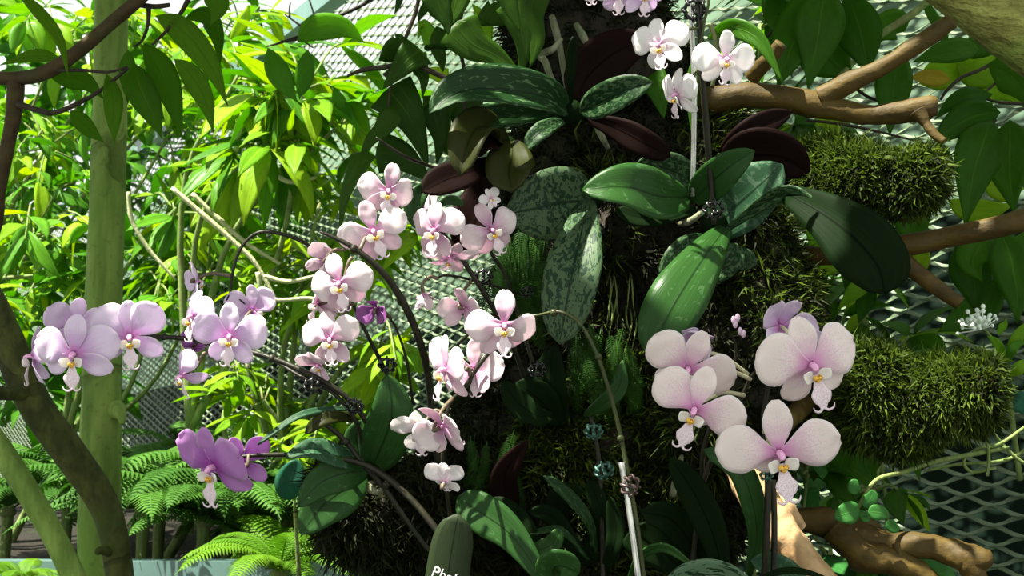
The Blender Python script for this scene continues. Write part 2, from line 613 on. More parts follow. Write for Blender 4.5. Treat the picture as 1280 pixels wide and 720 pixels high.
M['back_light'] = plain('grey green wall', (.12, .19, .13), .8, spec=.2, var=.12, sc=3)
M['soil'] = bark_mat('soil', (.006, .005, .003), (.014, .011, .006), (.010, .014, .004), sc=30, stretch=(1, 1, 1), bstr=1.0, bd=.01)
M['ledge'] = plain('teal planter edge', (.10, .185, .165), .3, var=.12, sc=12)
M['clip_black'] = plain('black clip', (.006, .007, .006), .25)
M['clip_teal'] = plain('teal clip', (.035, .10, .075), .3)
M['clip_brown'] = plain('brown clip', (.075, .05, .045), .3)
M['steel'] = plain('steel rod', (.55, .56, .52), .25, .8)
M['tag_green'] = orchid_mat('dark green marker', (.014, .024, .009), (.022, .034, .013), (0, 0, 0), 0, .5, f=.05)
M['tag_white'] = plain('white lettering', (.85, .86, .84), .6, var=.05)
M['bloom_white'] = plain('white bloom', (.80, .90, .80), .6, var=.1)


# ------------------------------------------------------------------ setting
def ground():
    mb = MB()
    n = 40
    vs, fs = [], []
    for i in range(n + 1):
        for j in range(n + 1):
            x, y = -8 + 12 * i / n, -1.5 + 16 * j / n
            vs.append(Vector((x, y, 0.03 * noise.noise(Vector((x, y, 0)) * 2))))
    for i in range(n):
        for j in range(n):
            a = i * (n + 1) + j
            fs.append((a, a + n + 1, a + n + 2, a + 1))
    mb.add(vs, fs)
    struct(mb.build('floor', M['soil']))


ground()
# the receding back wall: an expanded-metal screen on a dark wall with a lighter band above
WD = Vector((math.sin(rad(-32.3)), math.cos(rad(-32.3)), 0))
WA = Vector((0.61, 1.70, 0))
WN = Vector((-WD.y, WD.x, 0)) * 1.0          # towards the garden (left, nearer)
if WN.dot(Vector((0, 0, 0)) - WA) < 0:
    WN = -WN
S0, S1, ZB, ZT = -0.7, 13.0, 0.75, 2.92
mw = MB()
a, b = WA + WD * (S0 - .2) - WN * .30, WA + WD * (S1 + .2) - WN * .30


def slab(mb, p, q, z0, z1, th):
    n = -WN * th
    v = [p, q, q + n, p + n]
    v = [Vector((k.x, k.y, z0)) for k in v] + [Vector((k.x, k.y, z1)) for k in v]
    mb.add(v, [(0, 1, 2, 3), (7, 6, 5, 4), (0, 4, 5, 1), (1, 5, 6, 2), (2, 6, 7, 3), (3, 7, 4, 0)])


slab(mw, a, b, 0.0, 1.95, .1)
wall = struct(mw.build('wall_back', M['back_dark'], shade=False))
mu = MB()
slab(mu, a, b, 1.95, 2.9, .1)
mu.build('upper_wall', M['back_light'], wall, shade=False)
CELL_W, CELL_H, NC = 0.087, 0.0262, 12
NR = int((ZT - ZB) / CELL_H)


def screen_panel():
    """One sheet of expanded metal: wavy strands slit and pulled apart, joined at their bonds; 12 cells wide."""
    mb = MB()
    half = CELL_W / 2
    for r in range(NR * 2):
        z = ZB + r * CELL_H / 2
        off = half if r % 2 else 0.0
        # a continuous strand: dips between bonds
        vs, fs = [], []
        nseg = NC * 6
        for k in range(nseg + 1):
            s = k / nseg * NC * CELL_W
            ph = ((s + off) % CELL_W) / CELL_W
            dip = 0.5 - 0.5 * math.cos(ph * 2 * math.pi)           # 0 at bond, 1 mid strand
            c = Vector((s, 0.0, z - CELL_H * 0.46 * dip))
            wa = rad(140 - 108 * dip ** .55)                       # the strand twists at its bonds
            tilt = Vector((0, math.cos(wa), math.sin(wa))) * 0.0031
            t2 = Vector((0, math.sin(wa), -math.cos(wa))) * 0.0009
            vs += [c - tilt - t2, c + tilt - t2, c + tilt + t2, c - tilt + t2]
        for k in range(nseg):
            o = k * 4
            fs += [(o + i, o + (i + 1) % 4, o + 4 + (i + 1) % 4, o + 4 + i) for i in range(4)]
        mb.add(vs, fs)
    return mb.mesh('mesh_panel', shade=False)


sp = screen_panel()
sp.materials.append(M['metal_mesh'])
scr = struct(link('wall_screen', None, None, Matrix.Translation(WA)))
basis = Matrix((( WD.x, -WN.x, 0, 0), (WD.y, -WN.y, 0, 0), (0, 0, 1, 0), (0, 0, 0, 1)))
L0 = NC * CELL_W
for k in range(int((S1 - S0) / L0) + 1):
    o = WA + WD * (S0 + k * L0)
    inst('mesh_panel', sp, Matrix.Translation(Vector((o.x, o.y, 0))) @ basis, scr)
mt = MB()
slab(mt, WA + WD * S0 + WN * .015, WA + WD * S1 + WN * .015, ZT, ZT + .06, .05)
mt.build('top_rail', M['ledge'], scr, shade=False)

# planter bed under the ferns with its teal edge
mb = MB()
vs, fs = [], []
nx, ny = 26, 22
for i in range(nx + 1):
    for j in range(ny + 1):
        x = -3.6 + 3.7 * i / nx
        y = 2.36 + (min(4.7, WA.y + (x - WA.x) / WD.x * WD.y - .08) - 2.36) * j / ny
        vs.append(Vector((x, y, 1.29 + 0.17 * (j / ny) + 0.05 * noise.noise(Vector((x, y, 3)) * 3))))
for i in range(nx):
    for j in range(ny):
        a = i * (ny + 1) + j
        fs.append((a, a + ny + 1, a + ny + 2, a + 1))
mb.add(vs, fs)
# skirts so the bed is a solid block
mb.box((-3.6, 2.37, 0.0), (0.1, 2.44, 1.22))
bed = struct(mb.build('floor_bed', M['soil']))
mb = MB()
mb.box((-3.7, 2.28, 0.0), (0.15, 2.35, 1.362))
struct(mb.build('trim_1', M['ledge'], shade=False))


# ------------------------------------------------------------------ leaves and shrubs
def prof_lance(t):
    return max(0.02, math.sin(math.pi * t ** 0.8) ** 1.05) * (1 - 0.2 * t ** 6) if 0 < t < 1 else 0.02


def prof_orchid(t):
    if t >= 1:
        return 0.05
    return max(0.05, (0.30 + 0.70 * min(1, t / 0.5) ** 0.9 if t < .5 else 1.0) * (1 - max(0, (t - 0.55) / 0.45) ** 2.4) ** 0.55)


def prof_oval(t):
    return max(0.04, math.sin(math.pi * min(1, max(0, t)) ** 0.9) ** 0.6)


def prof_heart(t):
    if t <= 0:
        return 0.25
    return max(0.015, (1 - t) ** 0.75 * min(1, 0.45 + t / 0.14) ** 0.8 * 1.12 * (1 - 0.15 * t))


PROF = {'lance': prof_lance, 'orchid': prof_orchid, 'oval': prof_oval, 'heart': prof_heart}


def unit_leaf(name, hw, droop, fold, twist, nu=6, nv=3, prof=prof_lance, th=0.008, wave=0.0, seed=0):
    """A leaf one unit long: along +Y, upper face +Z."""
    mb = MB()
    ps, a = [Vector((0, 0, 0))], 0.25 * droop
    for k in range(5):
        ps.append(ps[-1] + Vector((0, math.cos(a), math.sin(a))) * 0.2)
        a -= droop / 4
    mb.ribbon(ps, hw, prof, nu=nu, nv=nv, roll=[0, twist], fold=fold, th=th, facing=Vector((0, 0, 1)), wave=wave, seed=seed)
    return mb


LEAFSET = {}


def leafset(key, mat, hws=(.125, .15, .175), prof=prof_lance, nu=7, nv=5):
    out = []
    for i, hw in enumerate(hws):
        for j, dr in enumerate((0.25, 0.8)):
            me = unit_leaf('leaf', hw, dr, .28 - .1 * j, 18 * (i - 1), nu=nu, nv=nv, prof=prof, wave=.02, seed=i * 3 + j).mesh('leaf')
            me.materials.append(mat)
            out.append(me)
    LEAFSET[key] = out


leafset('bright', M['leaf_bright'])
leafset('mid', M['leaf_mid'])
leafset('right', M['leaf_right'], (.19, .22, .25))
leafset('vine', M['leaf_vine'], (.24, .28, .32), prof_heart)
leafset('gloss', M['leaf_gloss'], (.28, .32, .36), prof_oval)


def frame_from(d, up):
    d = d.normalized()
    z = (up - d * up.dot(d))
    z = z.normalized() if z.length > 1e-4 else Vector((0, -1, 0))
    x = d.cross(z)
    return Matrix(((x.x, d.x, z.x, 0), (x.y, d.y, z.y, 0), (x.z, d.z, z.z, 0), (0, 0, 0, 1)))


def place_leaf(parent, key, p, d, up, size, name='leaf', wx=1.0):
    me = R.choice(LEAFSET[key])
    m = Matrix.Translation(p) @ frame_from(d, up) @ Matrix.Diagonal((size * wx, size, size, 1))
    return inst(name, me, m, parent)


def rv(s=1.0):
    return Vector((R.gauss(0, s), R.gauss(0, s), R.gauss(0, s)))


def shrub(label, foot, clusters, n, size, key, cat='shrub', name='leafy_shrub', group=None, twigmat=None, stem_r=0.010, droop=0.35, key2=None, mix2=0.0, twig_r=0.0022, whorl=6):
    """clusters: (px, py, depth, spread in px across, spread in px down). Every leaf is a part."""
    t = thing(name, label, cat, foot, group or 'undergrowth bushes on the right')
    foot = Vector(foot)
    tot = sum(c[3] * c[4] for c in clusters)
    hub = foot.lerp(P(clusters[0][0], clusters[0][1], clusters[0][2]), 0.4)
    sm = MB()
    sm.tube([foot, foot.lerp(hub, .5) + rv(.03), hub], [stem_r * 1.3, stem_r], 8, 10, .1, 20)
    sm.build('stem', twigmat or M['twig_green'], t)
    for (px, py, d, sx, sy) in clusters:
        c = P(px, py, d)
        br = MB()
        mid = hub.lerp(c, .5) + Vector((0, 0, .05)) + rv(.05)
        br.tube([hub, mid, c], [stem_r, stem_r * .6, stem_r * .35], 6, 12)
        nl = max(whorl, round(n * sx * sy / tot))
        nt = max(1, round(nl / whorl))
        for k in range(nt):
            e = P(px + R.uniform(-1, 1) * sx, py + R.uniform(-1, 1) * sy, d + R.gauss(0, .12) * d * .6)
            b = c.lerp(e, .15)
            dirn = (e - c)
            m = b.lerp(e, .5) + Vector((0, 0, dirn.length * .12))
            br.tube([b, m, e], [twig_r * 1.2, twig_r, twig_r * .6], 4, 7)
            dirn = (dirn.normalized() if dirn.length > 1e-3 else rv()) + rv(.35)
            dirn.normalize()
            sz0 = R.uniform(*size)
            for q in range(whorl):
                f = q / whorl
                p = m.lerp(e, 0.25 + .75 * f)
                ang = q * 2.4 + R.uniform(-.4, .4)
                sd = frame_from(dirn, Vector((0, 0, 1)))
                rad_v = sd.to_3x3() @ Vector((math.cos(ang), 0, math.sin(ang) * .6))
                ld = (dirn * (.35 + .7 * f) + rad_v * (1.0 - .5 * f) + Vector((0, 0, -droop * R.uniform(.3, 1.7))) + rv(.15))
                up = Vector((0, -.25, 1)) + rv(.35)
                place_leaf(t, key2 if (key2 and R.random() < mix2) else key, p, ld, up, sz0 * R.uniform(.75, 1.15))
        br.build('branch', twigmat or M['twig_green'], t)
    return t


GB = 'bushes of the bright background thicket'
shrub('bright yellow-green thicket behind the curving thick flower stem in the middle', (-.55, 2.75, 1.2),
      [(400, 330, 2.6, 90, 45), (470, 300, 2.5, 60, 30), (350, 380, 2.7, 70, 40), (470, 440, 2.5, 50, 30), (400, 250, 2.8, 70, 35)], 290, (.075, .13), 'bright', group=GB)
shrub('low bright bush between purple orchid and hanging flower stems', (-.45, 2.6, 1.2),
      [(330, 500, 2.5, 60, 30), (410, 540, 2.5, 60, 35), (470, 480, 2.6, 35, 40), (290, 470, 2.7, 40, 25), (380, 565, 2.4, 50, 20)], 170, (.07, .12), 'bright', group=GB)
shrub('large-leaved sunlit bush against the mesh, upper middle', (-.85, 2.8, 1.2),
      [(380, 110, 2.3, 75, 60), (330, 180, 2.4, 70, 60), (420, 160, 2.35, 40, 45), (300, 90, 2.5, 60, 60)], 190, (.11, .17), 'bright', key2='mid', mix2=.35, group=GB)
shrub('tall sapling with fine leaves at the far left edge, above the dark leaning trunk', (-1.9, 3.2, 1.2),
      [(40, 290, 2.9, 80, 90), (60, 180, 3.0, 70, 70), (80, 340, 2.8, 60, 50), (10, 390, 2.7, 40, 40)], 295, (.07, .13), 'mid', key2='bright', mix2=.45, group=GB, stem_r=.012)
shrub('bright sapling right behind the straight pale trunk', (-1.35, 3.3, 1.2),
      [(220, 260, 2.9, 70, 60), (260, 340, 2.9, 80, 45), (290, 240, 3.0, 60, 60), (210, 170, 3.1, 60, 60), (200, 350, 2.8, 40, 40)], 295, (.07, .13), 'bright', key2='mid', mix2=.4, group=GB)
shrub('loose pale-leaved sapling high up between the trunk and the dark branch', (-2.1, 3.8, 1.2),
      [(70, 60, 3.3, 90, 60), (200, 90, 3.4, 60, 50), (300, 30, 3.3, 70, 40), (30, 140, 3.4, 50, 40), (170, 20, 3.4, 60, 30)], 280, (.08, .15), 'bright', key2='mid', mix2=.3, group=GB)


def far_foliage(name, label, areas, n, size, mat, seed):
    rng = random.Random(seed)
    mb = MB()
    base = [unit_leaf('x', .18, .6, .25, 0, nu=4, nv=3, th=.01)]
    bv = [Vector(v) for v in base[0].v]
    tot = sum(a[3] * a[4] for a in areas)
    for (px, py, d, sx, sy) in areas:
        for k in range(round(n * sx * sy / tot)):
            p = P(px + rng.uniform(-1, 1) * sx, py + rng.uniform(-1, 1) * sy, d + rng.uniform(-.4, .4))
            dd = Vector((rng.gauss(0, 1), rng.gauss(0, 1), rng.gauss(-.5, .6)))
            fm = Matrix.Translation(p) @ frame_from(dd, Vector((rng.gauss(0, .5), -.4, 1))) @ Matrix.Scale(rng.uniform(*size), 4)
            mb.add([fm @ v for v in bv], base[0].f, base[0].uv)
    o = mb.build(name, mat)
    o['kind'] = 'stuff'
    o['label'] = label
    return o


far_foliage('distant_foliage', 'dense distant green foliage filling the back of the garden', [(150, 300, 4.6, 240, 110), (60, 120, 5.0, 120, 110), (60, 440, 4.0, 90, 70), (260, 120, 5.2, 120, 80)], 900, (.12, .24), M['leaf_mid'], 5)


pv = thing('pale_vine', 'pale bare vine stems looping through the bright thicket behind the left flowers', 'vine', P(330, 420, 2.2))
for c in ([(215, 235, 2.2), (250, 265, 2.2), (290, 300, 2.2), (320, 330, 2.2), (345, 375, 2.2)], [(240, 242, 2.3), (275, 275, 2.3), (310, 305, 2.3), (350, 330, 2.3)], [(322, 340, 2.1), (328, 365, 2.1), (345, 375, 2.1), (385, 373, 2.1), (400, 378, 2.1)],
          [(330, 345, 2.15), (360, 352, 2.15), (395, 345, 2.15)], [(160, 240, 2.3), (165, 275, 2.3), (185, 310, 2.3), (220, 350, 2.3)], [(310, 460, 2.1), (308, 430, 2.1), (306, 400, 2.1)], [(320, 190, 2.3), (340, 215, 2.3), (365, 228, 2.3), (395, 222, 2.3)]):
    MB().tube(pts(c), [.004, .0045, .004, .003], 6, 24, .2, 30).build('stem', M['pale_root'], pv)

# ------------------------------------------------------------------ ferns
def frond_mesh(name, mat, L=1.0, npin=34, pl=.16, curl=1.5, pw=.010, lift=.9):
    """An arching frond one unit long along +Y, with two rows of pinnae."""
    mb = MB()
    ps, a = [Vector((0, 0, 0))], lift
    for k in range(8):
        ps.append(ps[-1] + Vector((0, math.cos(a), math.sin(a))) * L / 8)
        a -= curl / 7
    mb.tube(ps, [.008, .005, .002], 4, 18)
    c = smooth(ps, npin + 4)
    for i in range(3, npin + 3):
        t = i / (npin + 3)
        T = (c[i + 1 if i + 1 < len(c) else i] - c[i - 1]).normalized()
        X = Vector((1, 0, 0))
        N = X.cross(T).normalized()
        for s in (-1, 1):
            le = pl * (math.sin(math.pi * min(1, t * .92 + .12)) ** .7) * (1 + .1 * math.sin(i * 7.3 + s))
            d = (X * s + T * .35 - N * .18).normalized()
            p0 = c[i]
            p1 = p0 + d * le * .5 + N * le * .06
            p2 = p0 + d * le - N * le * .12 + T * le * .1
            w = Vector(T) * pw
            th = N * .0015
            v = [p0 - w * .7, p0 + w * .7, p1 + w, p1 - w, p2]
            u = [(.3, 0), (.7, 0), (.8, .5), (.2, .5), (.5, 1)]
            mb.add([q + th for q in v] + [q - th for q in v], [(0, 1, 2, 3), (3, 2, 4), (8, 7, 6, 5), (9, 7, 8), (0, 3, 8, 5), (3, 4, 9, 8), (1, 6, 7, 2), (2, 7, 9, 4)], u + u)
    me = mb.mesh(name, shade=False)
    me.materials.append(mat)
    return me


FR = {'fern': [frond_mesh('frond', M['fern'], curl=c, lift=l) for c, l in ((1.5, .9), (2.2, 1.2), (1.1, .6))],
      'bright': [frond_mesh('frond', M['fern_sunlit'], curl=c, lift=l) for c, l in ((1.5, .9), (2.0, 1.1))],
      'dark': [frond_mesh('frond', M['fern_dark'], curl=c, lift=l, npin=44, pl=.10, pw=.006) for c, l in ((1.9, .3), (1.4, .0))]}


def fern(label, px, py, d, n, size, key='fern', spread=360, start=0, group='sword ferns in the planter bed', lift=0.0):
    p = P(px, py, d)
    t = thing('sword_fern', label, 'fern', p, group)
    crown = MB().ball(p, .02, 7, 5, (1, 1, .8)).tube([p, p - Vector((0, 0, .08)), p - Vector((0, 0, .22))], [.014, .012, .012], 7, 8)
    crown.build('crown', M['twig_green'], t)
    for k in range(n):
        a = rad(start + spread * (k + R.uniform(-.3, .3)) / n)
        m = Matrix.Translation(p) @ Matrix.Rotation(a, 4, 'Z') @ Matrix.Rotation(lift + R.uniform(-.25, .25), 4, 'X') @ Matrix.Scale(size * R.uniform(.75, 1.15), 4)
        inst('frond', R.choice(FR[key]), m, t)
    return t


fern('mid-green fern whose long fronds hang right of the pale trunk, under the mesh', 200, 640, 2.6, 17, .36)
fern('mid-green fern arching below the purple orchid flower', 285, 645, 2.55, 18, .38)
fern('feathery fern farthest back, against the mesh below the left flower spray', 240, 585, 3.2, 14, .36)
fern('shaded fern left of the pale trunk, behind the leaning trunks', 85, 630, 2.8, 15, .36)
fern('shaded fern at the far left edge above the teal ledge', 10, 640, 2.8, 13, .36)
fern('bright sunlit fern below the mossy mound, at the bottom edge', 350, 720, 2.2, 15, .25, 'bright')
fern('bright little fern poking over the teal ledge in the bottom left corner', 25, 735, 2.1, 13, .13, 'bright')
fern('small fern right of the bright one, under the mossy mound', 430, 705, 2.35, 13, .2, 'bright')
fern('drooping fern just right of the dark trunk, hanging over the teal ledge', 180, 640, 2.46, 16, .34)
fern('drooping fern below the lip of the purple orchid, over the teal ledge', 255, 652, 2.44, 16, .33)
fern('drooping fern left of the bright sunlit fern, over the teal ledge', 305, 672, 2.42, 14, .30)
fern('green fern between the purple orchid and the blue-green leaf', 345, 625, 2.5, 13, .28)

# ------------------------------------------------------------------ trees on the left
def down_to_floor(p, q):
    """Points that continue the line q -> p, bending gently down to the floor."""
    d = (p - q).normalized()
    out = []
    for k in range(6):
        d = (d + Vector((0, 0, -.25))).normalized()
        p = p + d * (.06 + .04 * k)
        out.append(p)
    d = (d + Vector((0, 0, -1.5))).normalized()
    end = p + d * ((p.z + .02) / -d.z)
    return out + [p.lerp(end, .33), p.lerp(end, .66), end]


def tree(name, label, ctrl, radii, mat, extra=(), cat='tree', floor=True, bump=.07, segs=110, knots=()):
    ps = pts(ctrl)
    if floor:
        ps = ps + down_to_floor(ps[-1], ps[-2])
        radii = list(radii) + [radii[-1] * (1 + .02 * k) for k in range(9)]
    t = thing(name, label, cat, ps[-1], 'trunks on the left')
    MB().tube(ps, radii, 20, segs, bump, 14).build('trunk', mat, t)
    for (nm, c, r, mt_) in extra:
        MB().tube(pts(c), r, 12, 26, .1, 30).build(nm, mt_, t)
    for (kx, ky, kd, kr) in knots:
        q = P(kx, ky, kd)
        k = MB()
        k.ball(q + CF * kr * .55, kr, 12, 8, (1.25, .8, .8))
        k.ball(q - CF * kr * .05, kr * .55, 10, 6, (1.2, .5, .8))
        k.build('knot', M['bark_dark'], t)
    return t


pale_tree = tree('pale_tree', 'straight pale green trunk rising through the left of the garden', [(140, -140, 1.62), (139, 60, 1.6), (134, 250, 1.58), (128, 430, 1.56), (125, 600, 1.54), (124, 740, 1.53)],
     [.0225, .0205, .0225, .0235, .0255, .0255], M['bark_pale'],
     [('branch_stub', [(145, 512, 1.54), (151, 518, 1.52), (153, 530, 1.515)], [.012, .007, .003], M['bark_pale'])], knots=[(124, 497, 1.532, .011)])
dark_tree = tree('leaning_dark_tree', 'dark olive trunk leaning across the pale straight trunk, lower left',
     [(-60, 300, 1.36), (0, 405, 1.36), (40, 500, 1.36), (88, 568, 1.37), (125, 622, 1.38), (142, 670, 1.38), (152, 740, 1.38)],
     [.019, .018, .018, .0175, .017, .0155, .0165], M['bark_dark'],
     [('branch_stub', [(40, 488, 1.36), (15, 492, 1.33), (-15, 490, 1.3)], [.010, .008, .007], M['bark_dark']), ('branch_stub', [(138, 690, 1.37), (124, 688, 1.35), (122, 692, 1.35)], [.006, .004, .003], M['bark_dark'])])
green_tree = tree('leaning_green_tree', 'smooth light green trunk slanting out of the bottom left corner',
     [(-60, 480, 1.3), (-10, 545, 1.3), (35, 615, 1.3), (70, 675, 1.3), (100, 740, 1.3)], [.012, .0118, .0125, .0125, .013], M['bark_pale'])


def leaf_on(t, ctrl, w, mat, d=None, roll=0, fold=.15, arch=0.0, prof='lance', th=.0014, wave=0.0, name='leaf', nu=14, nv=7, label=None, seed=None, facing=None):
    """A leaf drawn through control points (px, py, depth) from base to tip, w = widest in px."""
    ps = pts(ctrl, d)
    dm = sum((p - EYE).dot(CF) for p in ps) / len(ps)
    mb = MB()
    mb.ribbon(ps, w / 2 / FPX * dm, PROF[prof], nu, nv, roll, fold, arch, th, wave, R.random() * 50 if seed is None else seed, facing)
    return mb.build(name, M[mat], t, label=label)


# overhanging branch at the upper left
ps = pts([(-60, 92, 1.3), (0, 98, 1.3), (50, 93, 1.29), (95, 66, 1.28), (140, 28, 1.27), (185, -10, 1.26), (250, -70, 1.26)])
ob = thing('overhanging_branch', 'brown branch with drooping leaves crossing the top left of the pale trunk', 'branch', ps[0])
MB().tube(ps, [.0065, .0068, .0078, .0075, .007, .006, .006], 14, 50, .10, 30).build('limb', M['bark_brown'], ob)
MB().tube(pts([(20, 98, 1.3), (18, 140, 1.3), (10, 180, 1.3), (0, 235, 1.3), (-12, 300, 1.31), (-70, 350, 1.34)]), [.0095, .0085, .0075, .0065, .006, .006], 12, 36, .12, 30).build('limb', M['bark_brown'], ob)
for c, r in (([(22, 130, 1.29), (48, 138, 1.28), (68, 141, 1.27), (100, 128, 1.26), (130, 110, 1.25), (160, 85, 1.24)], [.0038, .003, .0028, .0026, .002, .0016]),
             ([(72, 88, 1.28), (105, 88, 1.26), (135, 90, 1.25), (158, 84, 1.24)], [.002, .0018, .0014, .0012]),
             ([(186, 5, 1.27), (185, 30, 1.27), (178, 50, 1.26), (168, 58, 1.25)], [.0028, .002, .0014, .001]),
             ([(240, -10, 1.27), (225, 18, 1.27), (205, 42, 1.26), (190, 56, 1.25)], [.003, .0022, .0016, .0012]),
             ([(172, 6, 1.27), (195, 8, 1.27), (212, 6, 1.27)], [.0028, .0026, .0024])):
    MB().tube(pts(c), r, 7, 20, .1, 40).build('twig', M['twig'], ob)
for c, w_, roll in (([(133, 93, 1.25), (141, 120, 1.24), (142, 150, 1.24), (143, 181, 1.24)], 28, 5),
                    ([(168, 80, 1.24), (176, 110, 1.23), (190, 140, 1.23), (203, 174, 1.23)], 44, 10),
                    ([(180, 54, 1.26), (200, 85, 1.255), (215, 125, 1.25), (228, 174, 1.25)], 42, -10),
                    ([(218, 74, 1.26), (240, 95, 1.26), (258, 128, 1.26), (267, 167, 1.26)], 34, 15),
                    ([(195, 20, 1.27), (228, 38, 1.26), (262, 80, 1.26), (285, 133, 1.26)], 40, 5),
                    ([(232, 22, 1.3), (258, 20, 1.3), (272, 45, 1.29), (275, 84, 1.29)], 30, 20),
                    ([(268, -30, 1.25), (270, -5, 1.25), (272, 12, 1.25), (263, 32, 1.25)], 36, 0),
                    ([(22, -10, 1.2), (48, 15, 1.2), (74, 50, 1.2), (86, 98, 1.2)], 20, -20),
                    ([(80, 78, 1.3), (55, 70, 1.3), (30, 72, 1.3), (-2, 82, 1.3)], 20, 0),
                    ([(60, 92, 1.32), (85, 96, 1.32), (110, 104, 1.32), (130, 124, 1.32)], 34, 10),
                    ([(88, 138, 1.36), (100, 150, 1.36), (115, 165, 1.36), (130, 178, 1.36)], 26, 10),
                    ([(160, 62, 1.27), (160, 80, 1.27), (158, 100, 1.27), (160, 130, 1.27)], 26, 30)):
    leaf_on(ob, c, w_ * .86, 'leaf_hang', roll=roll, fold=.12, wave=.01)
# thin twig branch over the mesh
tw = thing('bare_twig', 'thin dark twig running over the mesh top left of the vine', 'branch', P(470, -30, 1.7))
MB().tube(pts([(500, -30, 1.7), (460, 2, 1.7), (420, 22, 1.7), (385, 40, 1.7), (355, 52, 1.7), (333, 58, 1.7)]), [.0035, .0028, .0026, .0022, .0018, .0012], 7, 30, .2, 60).build('stem', M['twig'], tw)
for c in ([(384, 38, 1.7), (370, 28, 1.7), (356, 18, 1.7)], [(362, 22, 1.7), (362, 10, 1.7), (363, 3, 1.7)], [(395, 30, 1.7), (390, 10, 1.7), (380, -20, 1.7)], [(352, 52, 1.7), (375, 50, 1.7), (392, 60, 1.7)]):
    MB().tube(pts(c), [.002, .0014, .001], 6, 10, .2, 60).build('twig', M['twig'], tw)
for c, w_ in (([(372, 52, 1.7), (395, 35, 1.69), (430, 35, 1.69), (456, 54, 1.7)], 34), ([(335, 60, 1.65), (345, 85, 1.64), (358, 108, 1.64), (372, 128, 1.64)], 30), ([(385, 62, 1.66), (382, 85, 1.66), (378, 108, 1.66), (374, 124, 1.66)], 24)):
    leaf_on(tw, c, w_, 'leaf_mid', fold=.1)

# ------------------------------------------------------------------ climbing vine, top centre
vine = thing('climbing_vine', 'dark heart-leaved vine hanging at the top left of the mossy trunk', 'vine', P(575, -40, 1.12))
for c, r in (([(528, -40, 1.1), (521, 10, 1.1), (506, 50, 1.1), (497, 78, 1.1), (488, 112, 1.1), (484, 150, 1.1)], [.0022, .002, .0016, .0012, .001]),
             ([(588, -40, 1.12), (578, 10, 1.12), (572, 50, 1.12), (580, 90, 1.12), (578, 170, 1.12), (560, 240, 1.12)], [.0026, .0022, .002, .0018, .0016]),
             ([(480, 95, 1.09), (495, 82, 1.09), (512, 78, 1.09), (540, 90, 1.09), (575, 105, 1.09), (610, 118, 1.09)], [.0018, .002, .0024, .0026, .0024, .002]),
             ([(434, 95, 1.09), (455, 87, 1.09), (480, 84, 1.09), (496, 80, 1.09)], [.0012, .0022, .0024, .002])):
    MB().tube(pts(c), r, 6, 24, .15, 60).build('stem', M['twig'], vine)
for c, w_, roll in (([(490, 78, 1.1), (492, 60, 1.09), (500, 50, 1.09), (494, 42, 1.09)], 34, 10), ([(525, 62, 1.09), (510, 75, 1.08), (495, 92, 1.08), (478, 112, 1.08)], 44, 10),
                    ([(518, 66, 1.1), (525, 85, 1.1), (530, 100, 1.1), (528, 122, 1.1)], 28, 0), ([(485, 112, 1.11), (505, 135, 1.1), (520, 165, 1.1), (535, 208, 1.1)], 62, -8),
                    ([(494, 138, 1.08), (480, 160, 1.08), (462, 178, 1.08), (448, 205, 1.08)], 34, 30), ([(458, 190, 1.07), (445, 215, 1.06), (432, 245, 1.06), (424, 292, 1.06)], 34, 35),
                    ([(470, 190, 1.12), (500, 195, 1.12), (520, 210, 1.12), (540, 228, 1.12)], 50, 0), ([(535, 130, 1.12), (545, 150, 1.12), (550, 175, 1.12), (546, 205, 1.12)], 40, 0),
                    ([(568, 30, 1.1), (590, 55, 1.1), (620, 70, 1.1), (652, 94, 1.1)], 56, -10), ([(545, -10, 1.08), (550, 10, 1.08), (558, 25, 1.08), (560, 44, 1.08)], 40, 0),
                    ([(575, -20, 1.09), (570, 5, 1.09), (562, 25, 1.09), (556, 38, 1.09)], 42, 20), ([(560, 40, 1.13), (548, 55, 1.13), (552, 75, 1.13), (554, 90, 1.13)], 30, 20),
                    ([(640, 0, 1.1), (650, 30, 1.1), (655, 60, 1.1), (650, 98, 1.1)], 48, -15), ([(622, -30, 1.06), (632, -5, 1.06), (640, 15, 1.06), (650, 40, 1.06)], 40, -20),
                    ([(670, -20, 1.1), (664, 20, 1.1), (672, 50, 1.1), (662, 85, 1.1)], 44, 10), ([(600, 15, 1.2), (610, 20, 1.2), (630, 25, 1.2), (648, 32, 1.2)], 34, 0),
                    ([(608, 30, 1.16), (620, 12, 1.16), (632, 10, 1.16), (640, 18, 1.16)], 24, 0), ([(552, 120, 1.13), (548, 145, 1.13), (558, 180, 1.13), (572, 198, 1.13)], 44, 10),
                    ([(580, 120, 1.14), (582, 150, 1.14), (590, 175, 1.14), (600, 190, 1.14)], 46, -10), ([(530, 60, 1.11), (545, 58, 1.11), (560, 60, 1.11), (585, 56, 1.11)], 12, 50),
                    ([(500, -20, 1.1), (500, -5, 1.1), (497, 8, 1.1), (493, 18, 1.1)], 14, 0), ([(535, -20, 1.12), (538, 0, 1.12), (528, 15, 1.12), (522, 28, 1.12)], 22, 10)):
    leaf_on(vine, c, w_, 'leaf_vine', roll=roll, fold=.15, prof='heart', wave=.012)
leaf_on(vine, [(884, 48, 1.06), (915, 35, 1.04), (950, 52, 1.02), (981, 108, 1.01)], 26, 'leaf_right', roll=[20, -10], fold=.2)
leaf_on(vine, [(868, 70, 1.04), (866, 100, 1.04), (866, 140, 1.04), (866, 178, 1.04)], 16, 'leaf_right', roll=15, fold=.2)
